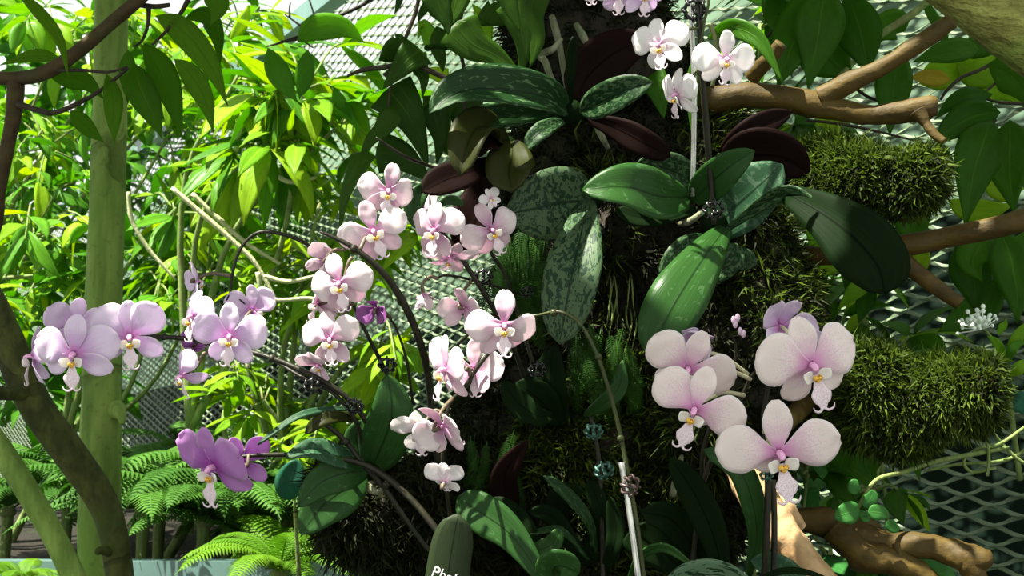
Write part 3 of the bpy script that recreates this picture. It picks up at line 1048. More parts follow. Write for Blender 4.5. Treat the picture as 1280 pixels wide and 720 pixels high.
for c, w_ in (([(545, 55, 1.5), (535, 40, 1.5), (528, 30, 1.5), (522, 50, 1.5)], 26), ([(560, 98, 1.5), (545, 92, 1.5), (530, 92, 1.5), (522, 96, 1.5)], 22), ([(600, 60, 1.4), (606, 30, 1.4), (598, 15, 1.4), (590, 5, 1.4)], 26)):
    leaf_on(vine, c, w_, 'leaf_bright', prof='heart', label='vine leaf in a brighter sunlit colour')  # sunlight put into the colour: brighter material than the other vine leaves

# ------------------------------------------------------------------ moss trunk
trunk_sp = [(735, -150, 1.28), (742, 0, 1.27), (765, 120, 1.25), (800, 240, 1.24), (835, 370, 1.23), (815, 500, 1.24), (745, 620, 1.23), (720, 740, 1.22)]
tp = pts(trunk_sp)
foot = down_to_floor(tp[-1], tp[-2])[-1]
mt_ = thing('mossy_trunk', 'dark moss-covered trunk in the centre carrying the orchids', 'trunk', foot)
core = MB()
core.tube(tp + [Vector((foot.x, foot.y, foot.z))], [.075, .078, .09, .118, .150, .140, .145, .135, .13], 28, 90, .35, 9, 3.0)
core.build('core', M['bark_core'], mt_)
fr = lambda p, n: (n[:, 1] < .35) & (p[:, 2] > 1.2)
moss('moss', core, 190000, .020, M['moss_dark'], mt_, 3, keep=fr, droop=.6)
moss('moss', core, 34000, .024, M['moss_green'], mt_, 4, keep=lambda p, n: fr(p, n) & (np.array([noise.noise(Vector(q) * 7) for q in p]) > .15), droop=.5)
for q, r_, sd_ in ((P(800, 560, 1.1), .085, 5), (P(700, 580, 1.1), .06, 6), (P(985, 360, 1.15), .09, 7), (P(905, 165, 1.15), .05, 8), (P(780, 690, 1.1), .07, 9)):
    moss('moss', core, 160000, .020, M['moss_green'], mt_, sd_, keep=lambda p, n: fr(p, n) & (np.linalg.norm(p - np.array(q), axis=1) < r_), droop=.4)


def moss_branch(ctrl, radii, n, le, seed, label, mat='moss_green'):
    ps = pts(ctrl)
    mb = MB().tube(ps, radii, 18, 40, .7, 16, seed)
    b = mb.build('branch_stub', M['bark_core'], mt_, label=label)
    moss('moss', mb, n, le, M[mat], b, seed, droop=.3)
    moss('moss', mb, n // 2, le * .9, M['moss_dark'], b, seed + 50, droop=.9, keep=lambda p, nn: nn[:, 2] < .3)  # darker blades on the undersides put shade into the moss colour
    return b


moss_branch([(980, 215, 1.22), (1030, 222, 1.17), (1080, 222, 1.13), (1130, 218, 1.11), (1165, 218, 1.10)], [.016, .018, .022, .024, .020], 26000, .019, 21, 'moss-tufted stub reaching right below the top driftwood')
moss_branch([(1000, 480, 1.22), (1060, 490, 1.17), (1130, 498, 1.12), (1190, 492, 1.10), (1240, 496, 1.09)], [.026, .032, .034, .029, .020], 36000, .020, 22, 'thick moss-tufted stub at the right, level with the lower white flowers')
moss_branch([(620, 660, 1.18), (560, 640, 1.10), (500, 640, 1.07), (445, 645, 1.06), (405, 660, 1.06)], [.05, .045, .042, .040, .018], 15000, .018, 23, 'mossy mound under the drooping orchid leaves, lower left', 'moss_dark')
# hanging moss beard
for k in range(26):
    x, y = R.uniform(760, 815), R.uniform(335, 400)
    MB().tube(pts([(x, y, 1.10), (x + R.uniform(-6, 6), y + 20, 1.09), (x + R.uniform(-8, 8), y + R.uniform(35, 65), 1.09)]), [.0009, .0008, .0003], 4, 8).build('moss_strand', M['moss_green'] if k % 2 else M['twig_green'], mt_)
# orchid roots on the trunk
for c in ([(660, 60, 1.12), (680, 75, 1.11), (688, 95, 1.11), (700, 115, 1.12)], [(668, 70, 1.12), (690, 62, 1.11), (702, 48, 1.11)], [(745, 155, 1.12), (752, 170, 1.10), (760, 185, 1.11)], [(850, 280, 1.09), (865, 275, 1.07), (880, 262, 1.08)],
          [(840, 620, 1.05), (848, 590, 1.05), (852, 570, 1.07)], [(462, 600, 1.0), (462, 610, .99), (470, 615, .99), (478, 612, 1.0)], [(720, 30, 1.14), (735, 60, 1.13), (730, 90, 1.13)], [(690, 20, 1.15), (700, 60, 1.14), (708, 110, 1.13)]):
    MB().tube(pts(c), [.003, .0034, .0028, .002], 8, 14, .15, 80).build('root', M['root'], mt_)


# hanging clubmoss on the trunk's left side
def fronds(label, spots, size, name='hanging_fern', cat='fern'):
    t = thing(name, label, cat, P(*spots[0][:3]), 'feathery ferns on the mossy trunk')
    for (px, py, d, ang) in spots:
        p = P(px, py, d)
        a = rad(ang + R.uniform(-12, 12))
        dn = (CR * math.sin(a) - CU * math.cos(a) - CF * .25).normalized()
        m = Matrix.Translation(p) @ frame_from(dn, -CF + CU * .5 + rv(.2)) @ Matrix.Scale(size * R.uniform(.8, 1.2), 4)
        inst('frond', R.choice(FR['dark']), m, t)
    return t


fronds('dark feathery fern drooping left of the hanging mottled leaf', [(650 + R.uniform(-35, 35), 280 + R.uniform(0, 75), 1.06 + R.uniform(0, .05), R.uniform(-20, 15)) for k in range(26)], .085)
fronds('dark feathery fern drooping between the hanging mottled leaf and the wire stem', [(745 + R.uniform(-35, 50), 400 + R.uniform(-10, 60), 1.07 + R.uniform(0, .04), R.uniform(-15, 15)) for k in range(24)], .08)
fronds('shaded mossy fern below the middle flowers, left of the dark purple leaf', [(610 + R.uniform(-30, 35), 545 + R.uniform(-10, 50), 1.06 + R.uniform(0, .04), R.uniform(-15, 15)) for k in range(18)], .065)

# ------------------------------------------------------------------ driftwood on the right
def wood(name, label, limbs, mat, bump=.12):
    t = thing(name, label, 'driftwood', P(*limbs[0][0][0]), 'driftwood on the right')
    for i, (c, r) in enumerate(limbs):
        MB().tube(pts(c), r, 18, 70, bump * 1.3, 38, i * 5 + len(limbs)).build('limb', mat, t)
    return t


wood('driftwood_branch', 'forked brown driftwood above the upper moss stub',
     [([(850, 128, 1.2), (890, 126, 1.17), (930, 120, 1.16), (985, 124, 1.15), (1035, 134, 1.14), (1080, 143, 1.13), (1120, 141, 1.12), (1160, 134, 1.11), (1172, 134, 1.108)], [.014, .0135, .0125, .012, .0125, .010, .0092, .0105, .0105, .007]),
      ([(1025, 122, 1.14), (1060, 104, 1.13), (1100, 85, 1.12), (1140, 60, 1.11), (1190, 26, 1.10)], [.0105, .0095, .0082, .008, .0075]),
      ([(1148, 140, 1.105), (1158, 155, 1.10), (1168, 168, 1.095), (1180, 177, 1.09)], [.008, .0042, .004, .0035])], M['driftwood'])
wood('driftwood_branch', 'smooth tan driftwood with a downward fork, crossing right of the dark drooping leaf',
     [([(985, 318, 1.2), (1030, 320, 1.17), (1080, 318, 1.15), (1125, 308, 1.13), (1180, 298, 1.12), (1240, 285, 1.10), (1320, 265, 1.09)], [.009, .009, .0095, .0105, .0095, .0095, .0098]),
      ([(1118, 318, 1.13), (1135, 332, 1.12), (1165, 355, 1.11), (1200, 380, 1.10)], [.011, .0085, .0075, .0065])], M['driftwood'])
wood('driftwood_log', 'pale sunlit driftwood log slanting down behind the dark stakes, bottom right',
     [([(900, 540, 1.10), (935, 600, 1.06), (965, 650, 1.04), (1000, 695, 1.03), (1040, 750, 1.02)], [.012, .0145, .0165, .0155, .016]),
      ([(935, 595, 1.08), (960, 620, 1.07), (985, 640, 1.06), (1003, 660, 1.06)], [.010, .010, .009, .004])], M['driftwood_pale'], .2)
wood('driftwood_branch', 'gnarled tan driftwood along the bottom right edge in front of the mesh',
     [([(995, 650, 1.12), (1040, 655, 1.11), (1080, 675, 1.10), (1140, 682, 1.09), (1190, 690, 1.08), (1225, 698, 1.07), (1238, 697, 1.07)], [.010, .0125, .012, .0105, .0105, .013, .010, .006]),
      ([(1040, 660, 1.10), (1075, 690, 1.09), (1120, 705, 1.08), (1165, 735, 1.08)], [.0125, .0135, .0135, .013]),
      ([(1205, 693, 1.075), (1215, 710, 1.07), (1228, 735, 1.07)], [.011, .010, .009]),
      ([(1120, 680, 1.08), (1124, 692, 1.075), (1124, 700, 1.075)], [.004, .0025, .0015]),
      ([(1050, 648, 1.12), (1085, 655, 1.12), (1100, 660, 1.12)], [.008, .006, .003])], M['driftwood'], .25)
wood('driftwood_stub', 'short cut stub behind the lip of the large right flower', [([(1005, 505, 1.15), (990, 520, 1.10), (972, 538, 1.06)], [.010, .009, .0085])], M['driftwood'])
wood('driftwood_stub', 'short cut stub beside the top driftwood, left end', [([(940, 95, 1.16), (960, 75, 1.14), (976, 55, 1.13)], [.008, .007, .0065])], M['driftwood'])
tr = thing('ridged_tree', 'thick ridged green trunk crossing the top right corner', 'tree', Vector((.66, 1.12, 0)))
MB().tube([Vector((.66, 1.12, -.02)), Vector((.67, 1.13, .6)), Vector((.675, 1.14, 1.2)), Vector((.66, 1.15, 1.6)), P(1420, 150, 1.22), P(1330, 75, 1.2), P(1235, 2, 1.18), P(1160, -60, 1.17), P(1000, -190, 1.16), P(850, -340, 1.2)], [.045, .043, .042, .04, .036, .034, .034, .033, .03, .026], 26, 90, .12, 12).build('trunk', M['bark_ridge'], tr)

# unseen leaves added overhead to shade the near plants, gaps shaped for sun spots
HOLES = []      # (px, py, depth, radius): where a gap is left in the added leaves for a sun spot
for q in [(790, 246, 1.0, .012), (1050, 200, 1.14, .06), (1095, 200, 1.12, .04), (1140, 450, 1.1, .05), (1080, 455, 1.13, .04), (965, 650, 1.04, .05), (1120, 690, 1.08, .05), (262, 415, .93, .02), (300, 430, .93, .02), (565, 322, 1.0, .03), (452, 345, .93, .02),
          (530, 640, .95, .015), (550, 670, .94, .02), (570, 700, .94, .02), (820, 560, 1.1, .03), (60, 465, .93, .015), (195, 430, .95, .012), (570, 540, .93, .02), (665, 415, .91, .012), (840, 30, .96, .02), (910, 75, .95, .02), (1190, 10, 1.15, .03), (450, 610, 1.0, .012), (945, 215, 1.03, .015)]:
    HOLES.append((P(*q[:3]), q[3]))


def crown(parent, n, lo, hi, size, seed):  # leaf layer out of view, added only for its shade and sun spots
    rng = random.Random(seed)
    mb = MB()
    base = unit_leaf('x', .19, .6, .25, 0, nu=4, nv=3, th=.008)
    bv = [Vector(v) for v in base.v]
    dense = [P(*q) for q in ((1015, 262, .98), (1050, 285, .96), (1085, 320, .94), (700, 380, 1.0), (845, 390, .96), (640, 700, .96), (610, 650, .97))]
    for k in range(n + 30 * len(dense)):
        p = Vector([rng.uniform(a, b) for a, b in zip(lo, hi)])
        if k >= n:                                   # extra leaves added to keep these spots in shade
            h = dense[(k - n) // 30]
            p = h + SUN_DIR * ((p.z - h.z) / SUN_DIR.z) + Vector((rng.gauss(0, .05), rng.gauss(0, .05), 0))
        dd = Vector((rng.gauss(0, 1), rng.gauss(0, 1), rng.gauss(-.3, .4))).normalized()
        sz = rng.uniform(*size)
        if any(((p + dd * sz * f - h) - SUN_DIR * (p + dd * sz * f - h).dot(SUN_DIR)).length < r + .02 for h, r in HOLES for f in (0, .25, .5, .75, 1)):
            continue
        m = Matrix.Translation(p) @ frame_from(dd, Vector((rng.gauss(0, .4), rng.gauss(0, .4), 1))) @ Matrix.Scale(sz, 4)
        mb.add([m @ v for v in bv], base.f, base.uv)
    o = mb.build('foliage', M['leaf_hang'], parent)  # added shading leaves, hung on the ridged tree
    o['kind'] = 'stuff'


crown(tr, 4800, (-1.45, .35, 2.35), (.45, 1.45, 2.75), (.09, .15), 77)

# ------------------------------------------------------------------ shrubs on the right
rs = thing('broad_leaved_tree', 'tree with large drooping dark green leaves in front of the mesh, upper right', 'tree', (.60, 1.38, 0))
MB().tube([Vector((.60, 1.38, 0)), Vector((.61, 1.39, .6)), Vector((.62, 1.4, 1.2)), P(1330, 260, 1.42), P(1260, 60, 1.4), P(1200, -60, 1.4)], [.014, .013, .012, .009, .006, .005], 8, 40, .1, 30).build('trunk', M['twig_green'], rs)
for c, r in (([(1185, -20, 1.36), (1140, 18, 1.35), (1100, 45, 1.34), (1060, 85, 1.33), (1035, 110, 1.32)], [.0045, .0045, .004, .0035, .003]),
             ([(1270, 60, 1.4), (1230, 85, 1.38), (1200, 98, 1.36), (1182, 115, 1.35), (1176, 125, 1.35)], [.0022, .002, .002, .0014]),
             ([(1285, 130, 1.4), (1250, 128, 1.38), (1225, 122, 1.37), (1200, 122, 1.36)], [.002, .0016, .0012]),
             ([(1254, 92, 1.37), (1240, 108, 1.37), (1225, 118, 1.36)], [.002, .0014, .001]),
             ([(1008, 150, 1.3), (1050, 155, 1.3), (1100, 165, 1.3), (1140, 175, 1.3)], [.0016, .0018, .0014, .001]),
             ([(1062, 105, 1.36), (1095, 125, 1.36), (1150, 130, 1.36), (1160, 128, 1.36)], [.002, .0018, .0016, .001]),
             ([(1000, 30, 1.3), (985, 20, 1.3), (960, 45, 1.3), (955, 50, 1.3)], [.002, .0016, .0012]),
             ([(1190, 195, 1.3), (1205, 195, 1.3), (1225, 180, 1.31), (1245, 150, 1.32)], [.001, .001, .0012])):
    MB().tube(pts(c), r, 7, 20, .12, 50).build('branch', M['twig_green'] if r[0] > .003 else M['twig'], rs)
RL = [([(1008, -20, 1.3), (1000, 30, 1.29), (985, 70, 1.28), (972, 110, 1.28)], 60, 10), ([(1030, -20, 1.28), (1026, 20, 1.27), (1020, 60, 1.27), (1010, 112, 1.27)], 62, -5),
      ([(1060, -10, 1.3), (1072, 30, 1.29), (1080, 60, 1.29), (1085, 95, 1.29)], 60, 15), ([(1000, 40, 1.33), (1020, 60, 1.33), (1045, 80, 1.33), (1065, 100, 1.33)], 60, 0),
      ([(1130, 40, 1.37), (1120, 30, 1.37), (1100, 40, 1.37), (1085, 60, 1.37)], 40, 0), ([(1125, 60, 1.34), (1118, 95, 1.33), (1115, 130, 1.33), (1112, 170, 1.33)], 46, 0),
      ([(1225, 62, 1.34), (1200, 62, 1.33), (1170, 68, 1.33), (1140, 78, 1.33)], 32, 10), ([(1260, 35, 1.36), (1240, 45, 1.35), (1215, 60, 1.35), (1190, 68, 1.35)], 40, -10),
      ([(1235, 80, 1.32), (1262, 90, 1.31), (1280, 110, 1.31), (1290, 140, 1.31)], 50, 10), ([(1240, 118, 1.31), (1215, 120, 1.3), (1190, 130, 1.3), (1168, 150, 1.3)], 26, 20),
      ([(1250, 140, 1.29), (1220, 145, 1.28), (1190, 160, 1.28), (1165, 185, 1.28)], 44, 0), ([(1238, 150, 1.28), (1228, 180, 1.27), (1216, 220, 1.27), (1206, 285, 1.27)], 62, -10),
      ([(1262, 150, 1.27), (1262, 185, 1.26), (1262, 220, 1.26), (1268, 268, 1.26)], 60, 15), ([(1180, 180, 1.32), (1175, 210, 1.32), (1160, 230, 1.32), (1150, 245, 1.32)], 36, 10),
      ([(1135, 240, 1.34), (1138, 260, 1.34), (1142, 290, 1.34), (1150, 315, 1.34)], 46, 0), ([(1200, 300, 1.34), (1210, 330, 1.33), (1218, 360, 1.33), (1222, 395, 1.33)], 50, 0),
      ([(1250, 290, 1.28), (1262, 320, 1.27), (1270, 360, 1.27), (1272, 405, 1.27)], 52, 0), ([(1235, 285, 1.3), (1222, 310, 1.29), (1215, 330, 1.29), (1228, 352, 1.29)], 44, 10),
      ([(1280, 290, 1.3), (1272, 320, 1.3), (1278, 350, 1.3), (1290, 380, 1.3)], 40, -20), ([(1255, 345, 1.34), (1230, 380, 1.34), (1200, 400, 1.33), (1172, 415, 1.33)], 44, 0),
      ([(1180, 60, 1.4), (1178, 40, 1.4), (1160, 10, 1.4), (1158, -10, 1.4)], 14, 0),
      ([(1040, 480, 1.3), (1045, 530, 1.29), (1052, 570, 1.29), (1054, 620, 1.29)], 52, 0), ([(1060, 540, 1.33), (1075, 560, 1.33), (1085, 590, 1.33), (1098, 600, 1.33)], 40, 0), ([(1045, 520, 1.32), (1030, 545, 1.32), (1028, 580, 1.32), (1030, 600, 1.32)], 40, 0),
      ([(1100, 540, 1.34), (1110, 555, 1.34), (1140, 570, 1.34), (1150, 602, 1.34)], 30, 0)]
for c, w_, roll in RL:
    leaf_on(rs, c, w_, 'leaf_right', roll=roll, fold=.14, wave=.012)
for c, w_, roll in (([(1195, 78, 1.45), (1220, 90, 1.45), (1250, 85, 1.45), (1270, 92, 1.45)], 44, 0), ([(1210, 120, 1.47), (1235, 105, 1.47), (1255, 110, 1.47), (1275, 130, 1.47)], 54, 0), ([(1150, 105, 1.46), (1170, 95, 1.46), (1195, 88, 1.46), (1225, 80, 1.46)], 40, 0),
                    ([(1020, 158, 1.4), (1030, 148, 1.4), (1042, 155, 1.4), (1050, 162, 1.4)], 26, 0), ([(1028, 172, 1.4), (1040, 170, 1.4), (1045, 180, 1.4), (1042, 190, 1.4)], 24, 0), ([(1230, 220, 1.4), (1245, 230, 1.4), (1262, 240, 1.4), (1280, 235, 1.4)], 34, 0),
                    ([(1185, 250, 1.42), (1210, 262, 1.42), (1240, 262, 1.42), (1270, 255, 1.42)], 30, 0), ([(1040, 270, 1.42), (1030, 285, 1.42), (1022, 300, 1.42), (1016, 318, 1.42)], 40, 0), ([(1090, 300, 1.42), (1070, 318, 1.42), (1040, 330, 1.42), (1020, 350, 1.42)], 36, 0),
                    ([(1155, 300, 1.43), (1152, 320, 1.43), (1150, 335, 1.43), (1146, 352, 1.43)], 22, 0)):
    leaf_on(rs, c, w_, 'leaf_bright', roll=roll, fold=.12, label='leaf in a brighter sunlit colour')  # same tree, with sunlight put into these leaves' brighter colour
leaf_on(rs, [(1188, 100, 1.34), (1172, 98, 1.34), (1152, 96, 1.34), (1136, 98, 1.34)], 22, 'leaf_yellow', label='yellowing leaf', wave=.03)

shrub('mixed green undergrowth between the mesh and the lower moss stub, right of the trunk', (.42, 1.6, 0),
      [(1080, 360, 1.62, 50, 60), (1050, 430, 1.6, 50, 45), (1120, 440, 1.55, 50, 30), (1090, 610, 1.5, 45, 45), (1060, 560, 1.55, 35, 40)], 100, (.05, .09), 'right', key2='bright', mix2=.25, stem_r=.006, whorl=5)
shrub('green leaves filling the gap at the top right of the mossy trunk', (.30, 1.75, 0),
      [(950, 30, 1.75, 60, 50), (1000, 200, 1.7, 40, 60), (915, 190, 1.6, 25, 30), (940, 60, 1.8, 50, 40)], 70, (.06, .12), 'right', key2='bright', mix2=.3, stem_r=.006, whorl=5)
shrub('leafy undergrowth showing low between the mossy mound and the marker', (-.12, 1.75, 0),
      [(560, 660, 1.55, 50, 40), (500, 700, 1.5, 50, 25), (690, 560, 1.6, 30, 20)], 60, (.03, .06), 'gloss', key2='bright', mix2=.5, stem_r=.005, whorl=5)
shrub('leafy undergrowth at the bottom right around the tan driftwood', (.42, 1.42, 0),
      [(1010, 590, 1.28, 40, 40), (1040, 700, 1.25, 40, 25), (1100, 715, 1.22, 40, 15), (905, 560, 1.25, 20, 30)], 70, (.035, .065), 'gloss', key2='right', mix2=.4, stem_r=.004, whorl=5)
gp = thing('glossy_plant', 'small climbing plant with round glossy leaves on the gnarled driftwood', 'plant', P(1060, 650, 1.1))
MB().tube(pts([(1062, 655, 1.08), (1075, 630, 1.07), (1095, 600, 1.08), (1130, 590, 1.1), (1165, 578, 1.13), (1215, 568, 1.16), (1260, 560, 1.2)]), [.0018, .0016, .0018, .0022, .0024, .0024, .002], 6, 30, .12, 50).build('stem', M['twig_green'], gp)
for c, w_ in (([(1075, 640, 1.06), (1066, 640, 1.055), (1055, 643, 1.05), (1043, 648, 1.05)], 28), ([(1070, 618, 1.06), (1068, 612, 1.06), (1068, 605, 1.06), (1072, 600, 1.06)], 16), ([(1078, 632, 1.06), (1085, 628, 1.06), (1090, 620, 1.06), (1090, 612, 1.06)], 18), ([(1085, 640, 1.05), (1092, 640, 1.05), (1102, 642, 1.05), (1110, 648, 1.05)], 20), ([(1108, 652, 1.05), (1112, 655, 1.05), (1118, 660, 1.05), (1125, 660, 1.05)], 15), ([(1072, 640, 1.07), (1078, 643, 1.07), (1082, 648, 1.07), (1088, 650, 1.07)], 12)):
    leaf_on(gp, c, w_, 'leaf_gloss', prof='oval', fold=.1)
# white-flowered plant at the right edge
wp = thing('white_umbel_plant', 'plant with a small white flower cluster at the right edge above the lower moss stub', 'plant', P(1262, 600, 1.3))
MB().tube(pts([(1275, 600, 1.25), (1262, 500, 1.24), (1256, 450, 1.23), (1245, 430, 1.22), (1225, 405, 1.21)]), [.003, .0028, .0025, .002, .0012], 7, 24).build('stem', M['twig_green'], wp)
ub = MB()
for k in range(46):
    q = P(1222 + R.gauss(0, 12), 400 + R.gauss(0, 6), 1.205 + R.gauss(0, .008))
    ub.ball(q, R.uniform(.0016, .0026), 6, 4)
    ub.tube([P(1226, 412, 1.21), q], [.0006, .0005], 4, 3)
u_ = ub.build('flower_cluster', M['bloom_white'], wp)
u_['kind'] = 'stuff'
for c, w_, m_ in (([(1256, 448, 1.22), (1250, 435, 1.21), (1242, 425, 1.21), (1234, 420, 1.21)], 12, 'leaf_bright'), ([(1258, 445, 1.22), (1268, 430, 1.21), (1275, 415, 1.21), (1285, 400, 1.21)], 16, 'leaf_bright'), ([(1256, 455, 1.22), (1245, 455, 1.21), (1235, 452, 1.21), (1215, 438, 1.21)], 18, 'leaf_mid'),
                  ([(1260, 455, 1.22), (1264, 440, 1.2), (1272, 430, 1.2), (1290, 428, 1.2)], 12, 'leaf_mid'), ([(1262, 470, 1.22), (1272, 462, 1.21), (1282, 455, 1.21), (1295, 455, 1.21)], 16, 'leaf_bright'), ([(1264, 500, 1.22), (1272, 500, 1.21), (1282, 510, 1.21), (1292, 525, 1.21)], 26, 'leaf_teal'), ([(1248, 420, 1.22), (1252, 410, 1.22), (1256, 405, 1.22), (1258, 398, 1.22)], 10, 'leaf_bright')):
    leaf_on(wp, c, w_, m_, fold=.1)
# dry vine stems at the right edge
dv = thing('dry_vine', 'thin tangled tan vine hanging under the lower moss stub at the right edge', 'vine', P(1290, 560, 1.22))
for c in ([(1300, 520, 1.2), (1250, 555, 1.19), (1225, 560, 1.18), (1205, 575, 1.18), (1215, 590, 1.18), (1245, 585, 1.18)], [(1300, 590, 1.2), (1270, 572, 1.2), (1245, 545, 1.2), (1240, 530, 1.19)], [(1300, 545, 1.22), (1270, 570, 1.21), (1240, 578, 1.2), (1200, 580, 1.2), (1160, 588, 1.2)], [(1232, 540, 1.17), (1236, 570, 1.17), (1234, 595, 1.17)]):
    MB().tube(pts(c), [.0016, .0018, .0016, .0014], 6, 24, .1, 50).build('stem', M['twig_green'], dv)

# ------------------------------------------------------------------ orchid leaf rosettes
def rosette(label, base, leaves, name='orchid_plant'):
    t = thing(name, label, 'orchid', P(*base), 'orchid leaf rosettes on the mossy trunk')
    MB().ball(P(*base), .012, 8, 6, (1, 1, .9)).build('crown', M['o_dark'], t)
    for lf in leaves:
        c, w_, mat = lf[0], lf[1], lf[2]
        kw = lf[3] if len(lf) > 3 else {}
        kw = dict(dict(prof='orchid', th=.0022, fold=.18, nu=18, nv=9), **kw)
        leaf_on(t, c, w_, mat, **kw)
    return t


rosette('orchid with a long streaked leaf pointing left and a dark blade behind, upper centre', (714, 140, 1.08),
        [([(712, 138, 1.08), (680, 122, 1.04), (620, 112, 1.00), (570, 118, .98), (537, 142, .97)], 58, 'o_stripe', dict(roll=[30, 35], fold=.5, prof='oval')),
         ([(708, 142, 1.09), (680, 140, 1.06), (640, 142, 1.04), (600, 148, 1.02), (585, 150, 1.02)], 34, 'o_stripe', dict(roll=15)),
         ([(726, 140, 1.07), (750, 128, 1.05), (785, 112, 1.03), (816, 103, 1.02)], 42, 'o_mottle', dict(roll=-10, fold=.3, prof='oval')),
         ([(722, 128, 1.10), (735, 95, 1.10), (770, 65, 1.09), (815, 48, 1.09)], 64, 'o_purple', dict(roll=-5, prof='oval')),
         ([(714, 128, 1.05), (713, 100, 1.03), (714, 70, 1.02), (716, 46, 1.01)], 15, 'o_dark', dict(roll=30)),
         ([(704, 152, 1.06), (690, 156, 1.05), (672, 168, 1.04), (655, 188, 1.04)], 24, 'o_mottle', dict(roll=20)),
         ([(735, 148, 1.07), (770, 160, 1.06), (805, 178, 1.05), (838, 196, 1.05)], 36, 'o_purple', dict(roll=10)),
         ([(812, 96, 1.12), (822, 110, 1.11), (826, 128, 1.11), (830, 148, 1.11)], 40, 'leaf_right', dict(prof='heart'))])
rosette('orchid with curled olive and brown leaves left of the round mottled leaf', (632, 185, 1.06),
        [([(634, 182, 1.05), (618, 166, 1.03), (600, 160, 1.0), (586, 178, .98), (575, 220, .97)], 52, 'o_olive', dict(roll=[60, 10], fold=.5)),
         ([(628, 172, 1.05), (610, 168, 1.02), (592, 180, 1.0), (586, 196, 1.0)], 56, 'o_purple', dict(roll=[0, 40])),
         ([(640, 178, 1.04), (640, 196, 1.02), (636, 216, 1.0), (640, 240, .99)], 60, 'o_olive', dict(fold=.35, prof='orchid')),
         ([(620, 200, 1.03), (590, 214, 1.0), (555, 226, .99), (528, 240, .98)], 42, 'o_purple', dict(roll=20)),
         ([(600, 220, 1.05), (600, 250, 1.03), (592, 285, 1.02), (590, 322, 1.02)], 62, 'o_purple', {}),
         ([(540, 228, 1.0), (526, 240, .99), (517, 258, .99), (524, 288, .99)], 26, 'o_green', dict(fold=.4)),
         ([(545, 262, 1.01), (556, 252, 1.0), (568, 250, .99), (580, 256, .99)], 14, 'o_light', dict(roll=30))])
rosette('orchid with a round mottled leaf, a hanging mottled leaf and a sun-spotted leaf, centre', (738, 250, 1.08),
        [([(738, 252, 1.07), (710, 252, 1.05), (670, 260, 1.04), (632, 268, 1.03)], 92, 'o_mottle_pale', dict(prof='oval', fold=.06, roll=-8)),
         ([(734, 252, 1.06), (725, 300, 1.02), (712, 360, 1.00), (700, 430, .99)], 70, 'o_mottle_pale', dict(fold=.12, prof='orchid', roll=8)),
         ([(862, 246, 1.05), (825, 246, 1.02), (780, 234, 1.0), (728, 238, 1.0)], 66, 'o_light', dict(roll=[18, 30], fold=.25, prof='oval')),
         ([(868, 232, 1.09), (850, 218, 1.08), (825, 208, 1.07), (795, 205, 1.07)], 44, 'o_mottle', dict(prof='oval')),
         ([(870, 262, 1.08), (840, 268, 1.07), (800, 272, 1.06), (770, 262, 1.06)], 30, 'o_dark', dict(roll=30))])
rosette('orchid with a long dark drooping leaf and a broad green hanging leaf, right of centre', (892, 278, 1.05),
        [([(866, 252, 1.05), (885, 232, 1.03), (912, 208, 1.01), (943, 188, 1.0)], 46, 'o_green', dict(fold=.3, prof='oval')),
         ([(888, 296, 1.06), (915, 262, 1.05), (945, 235, 1.04), (978, 206, 1.04)], 78, 'o_silver', dict(fold=.15, prof='oval', roll=-10)),
         ([(912, 284, 1.04), (950, 256, 1.02), (985, 241, 1.0), (1020, 252, .98)], 24, 'o_mottle', dict(fold=.3, roll=20)),
         ([(985, 243, 1.0), (1030, 268, .97), (1070, 300, .95), (1098, 335, .94), (1106, 368, .94)], 86, 'o_dark', dict(fold=.12, roll=-10, prof='orchid')),
         ([(906, 286, 1.04), (885, 315, 1.00), (855, 360, .97), (830, 405, .96), (818, 450, .96)], 72, 'o_light', dict(fold=.15, arch=-.25, roll=5)),
         ([(895, 310, 1.07), (868, 312, 1.06), (845, 330, 1.05), (825, 362, 1.05)], 44, 'o_mottle', dict(prof='oval')),
         ([(920, 305, 1.06), (912, 320, 1.05), (895, 338, 1.05), (878, 358, 1.05)], 40, 'o_mottle', dict(prof='oval')),
         ([(908, 325, 1.07), (922, 322, 1.06), (935, 326, 1.06), (946, 330, 1.06)], 28, 'o_mottle', dict(prof='oval')),
         ([(905, 215, 1.12), (935, 195, 1.11), (975, 195, 1.10), (1012, 215, 1.10)], 72, 'o_purple', dict(prof='oval', roll=15)),
         ([(900, 190, 1.12), (930, 170, 1.11), (960, 152, 1.11), (990, 140, 1.11)], 34, 'o_purple', dict(prof='oval'))])
rosette('orchid on the mossy mound with fanned dull green leaves, lower left of centre', (462, 585, 1.0),
        [([(462, 590, 1.0), (478, 555, .98), (490, 515, .97), (484, 468, .97)], 62, 'o_green', dict(prof='oval', fold=.12)),
         ([(452, 588, 1.0), (448, 565, 1.0), (445, 545, 1.0), (452, 525, 1.0)], 34, 'o_green', dict(prof='oval')),
         ([(458, 582, .99), (425, 572, .96), (390, 562, .95), (357, 572, .94)], 34, 'o_silver', dict(roll=35, prof='oval')),
         ([(460, 588, .98), (430, 592, .96), (400, 604, .95), (372, 634, .94)], 44, 'o_green', dict(prof='oval', fold=.3)),
         ([(458, 598, .99), (430, 612, .97), (402, 634, .96), (376, 668, .95)], 60, 'o_green', dict(prof='oval', fold=.15)),
         ([(447, 526, .98), (425, 521, .96), (400, 526, .95), (382, 542, .95)], 18, 'o_olive', dict(roll=20)),
         ([(452, 512, 1.0), (410, 512, .96), (370, 522, .94), (322, 556, .93)], 10, 'o_silver', dict(roll=35))])
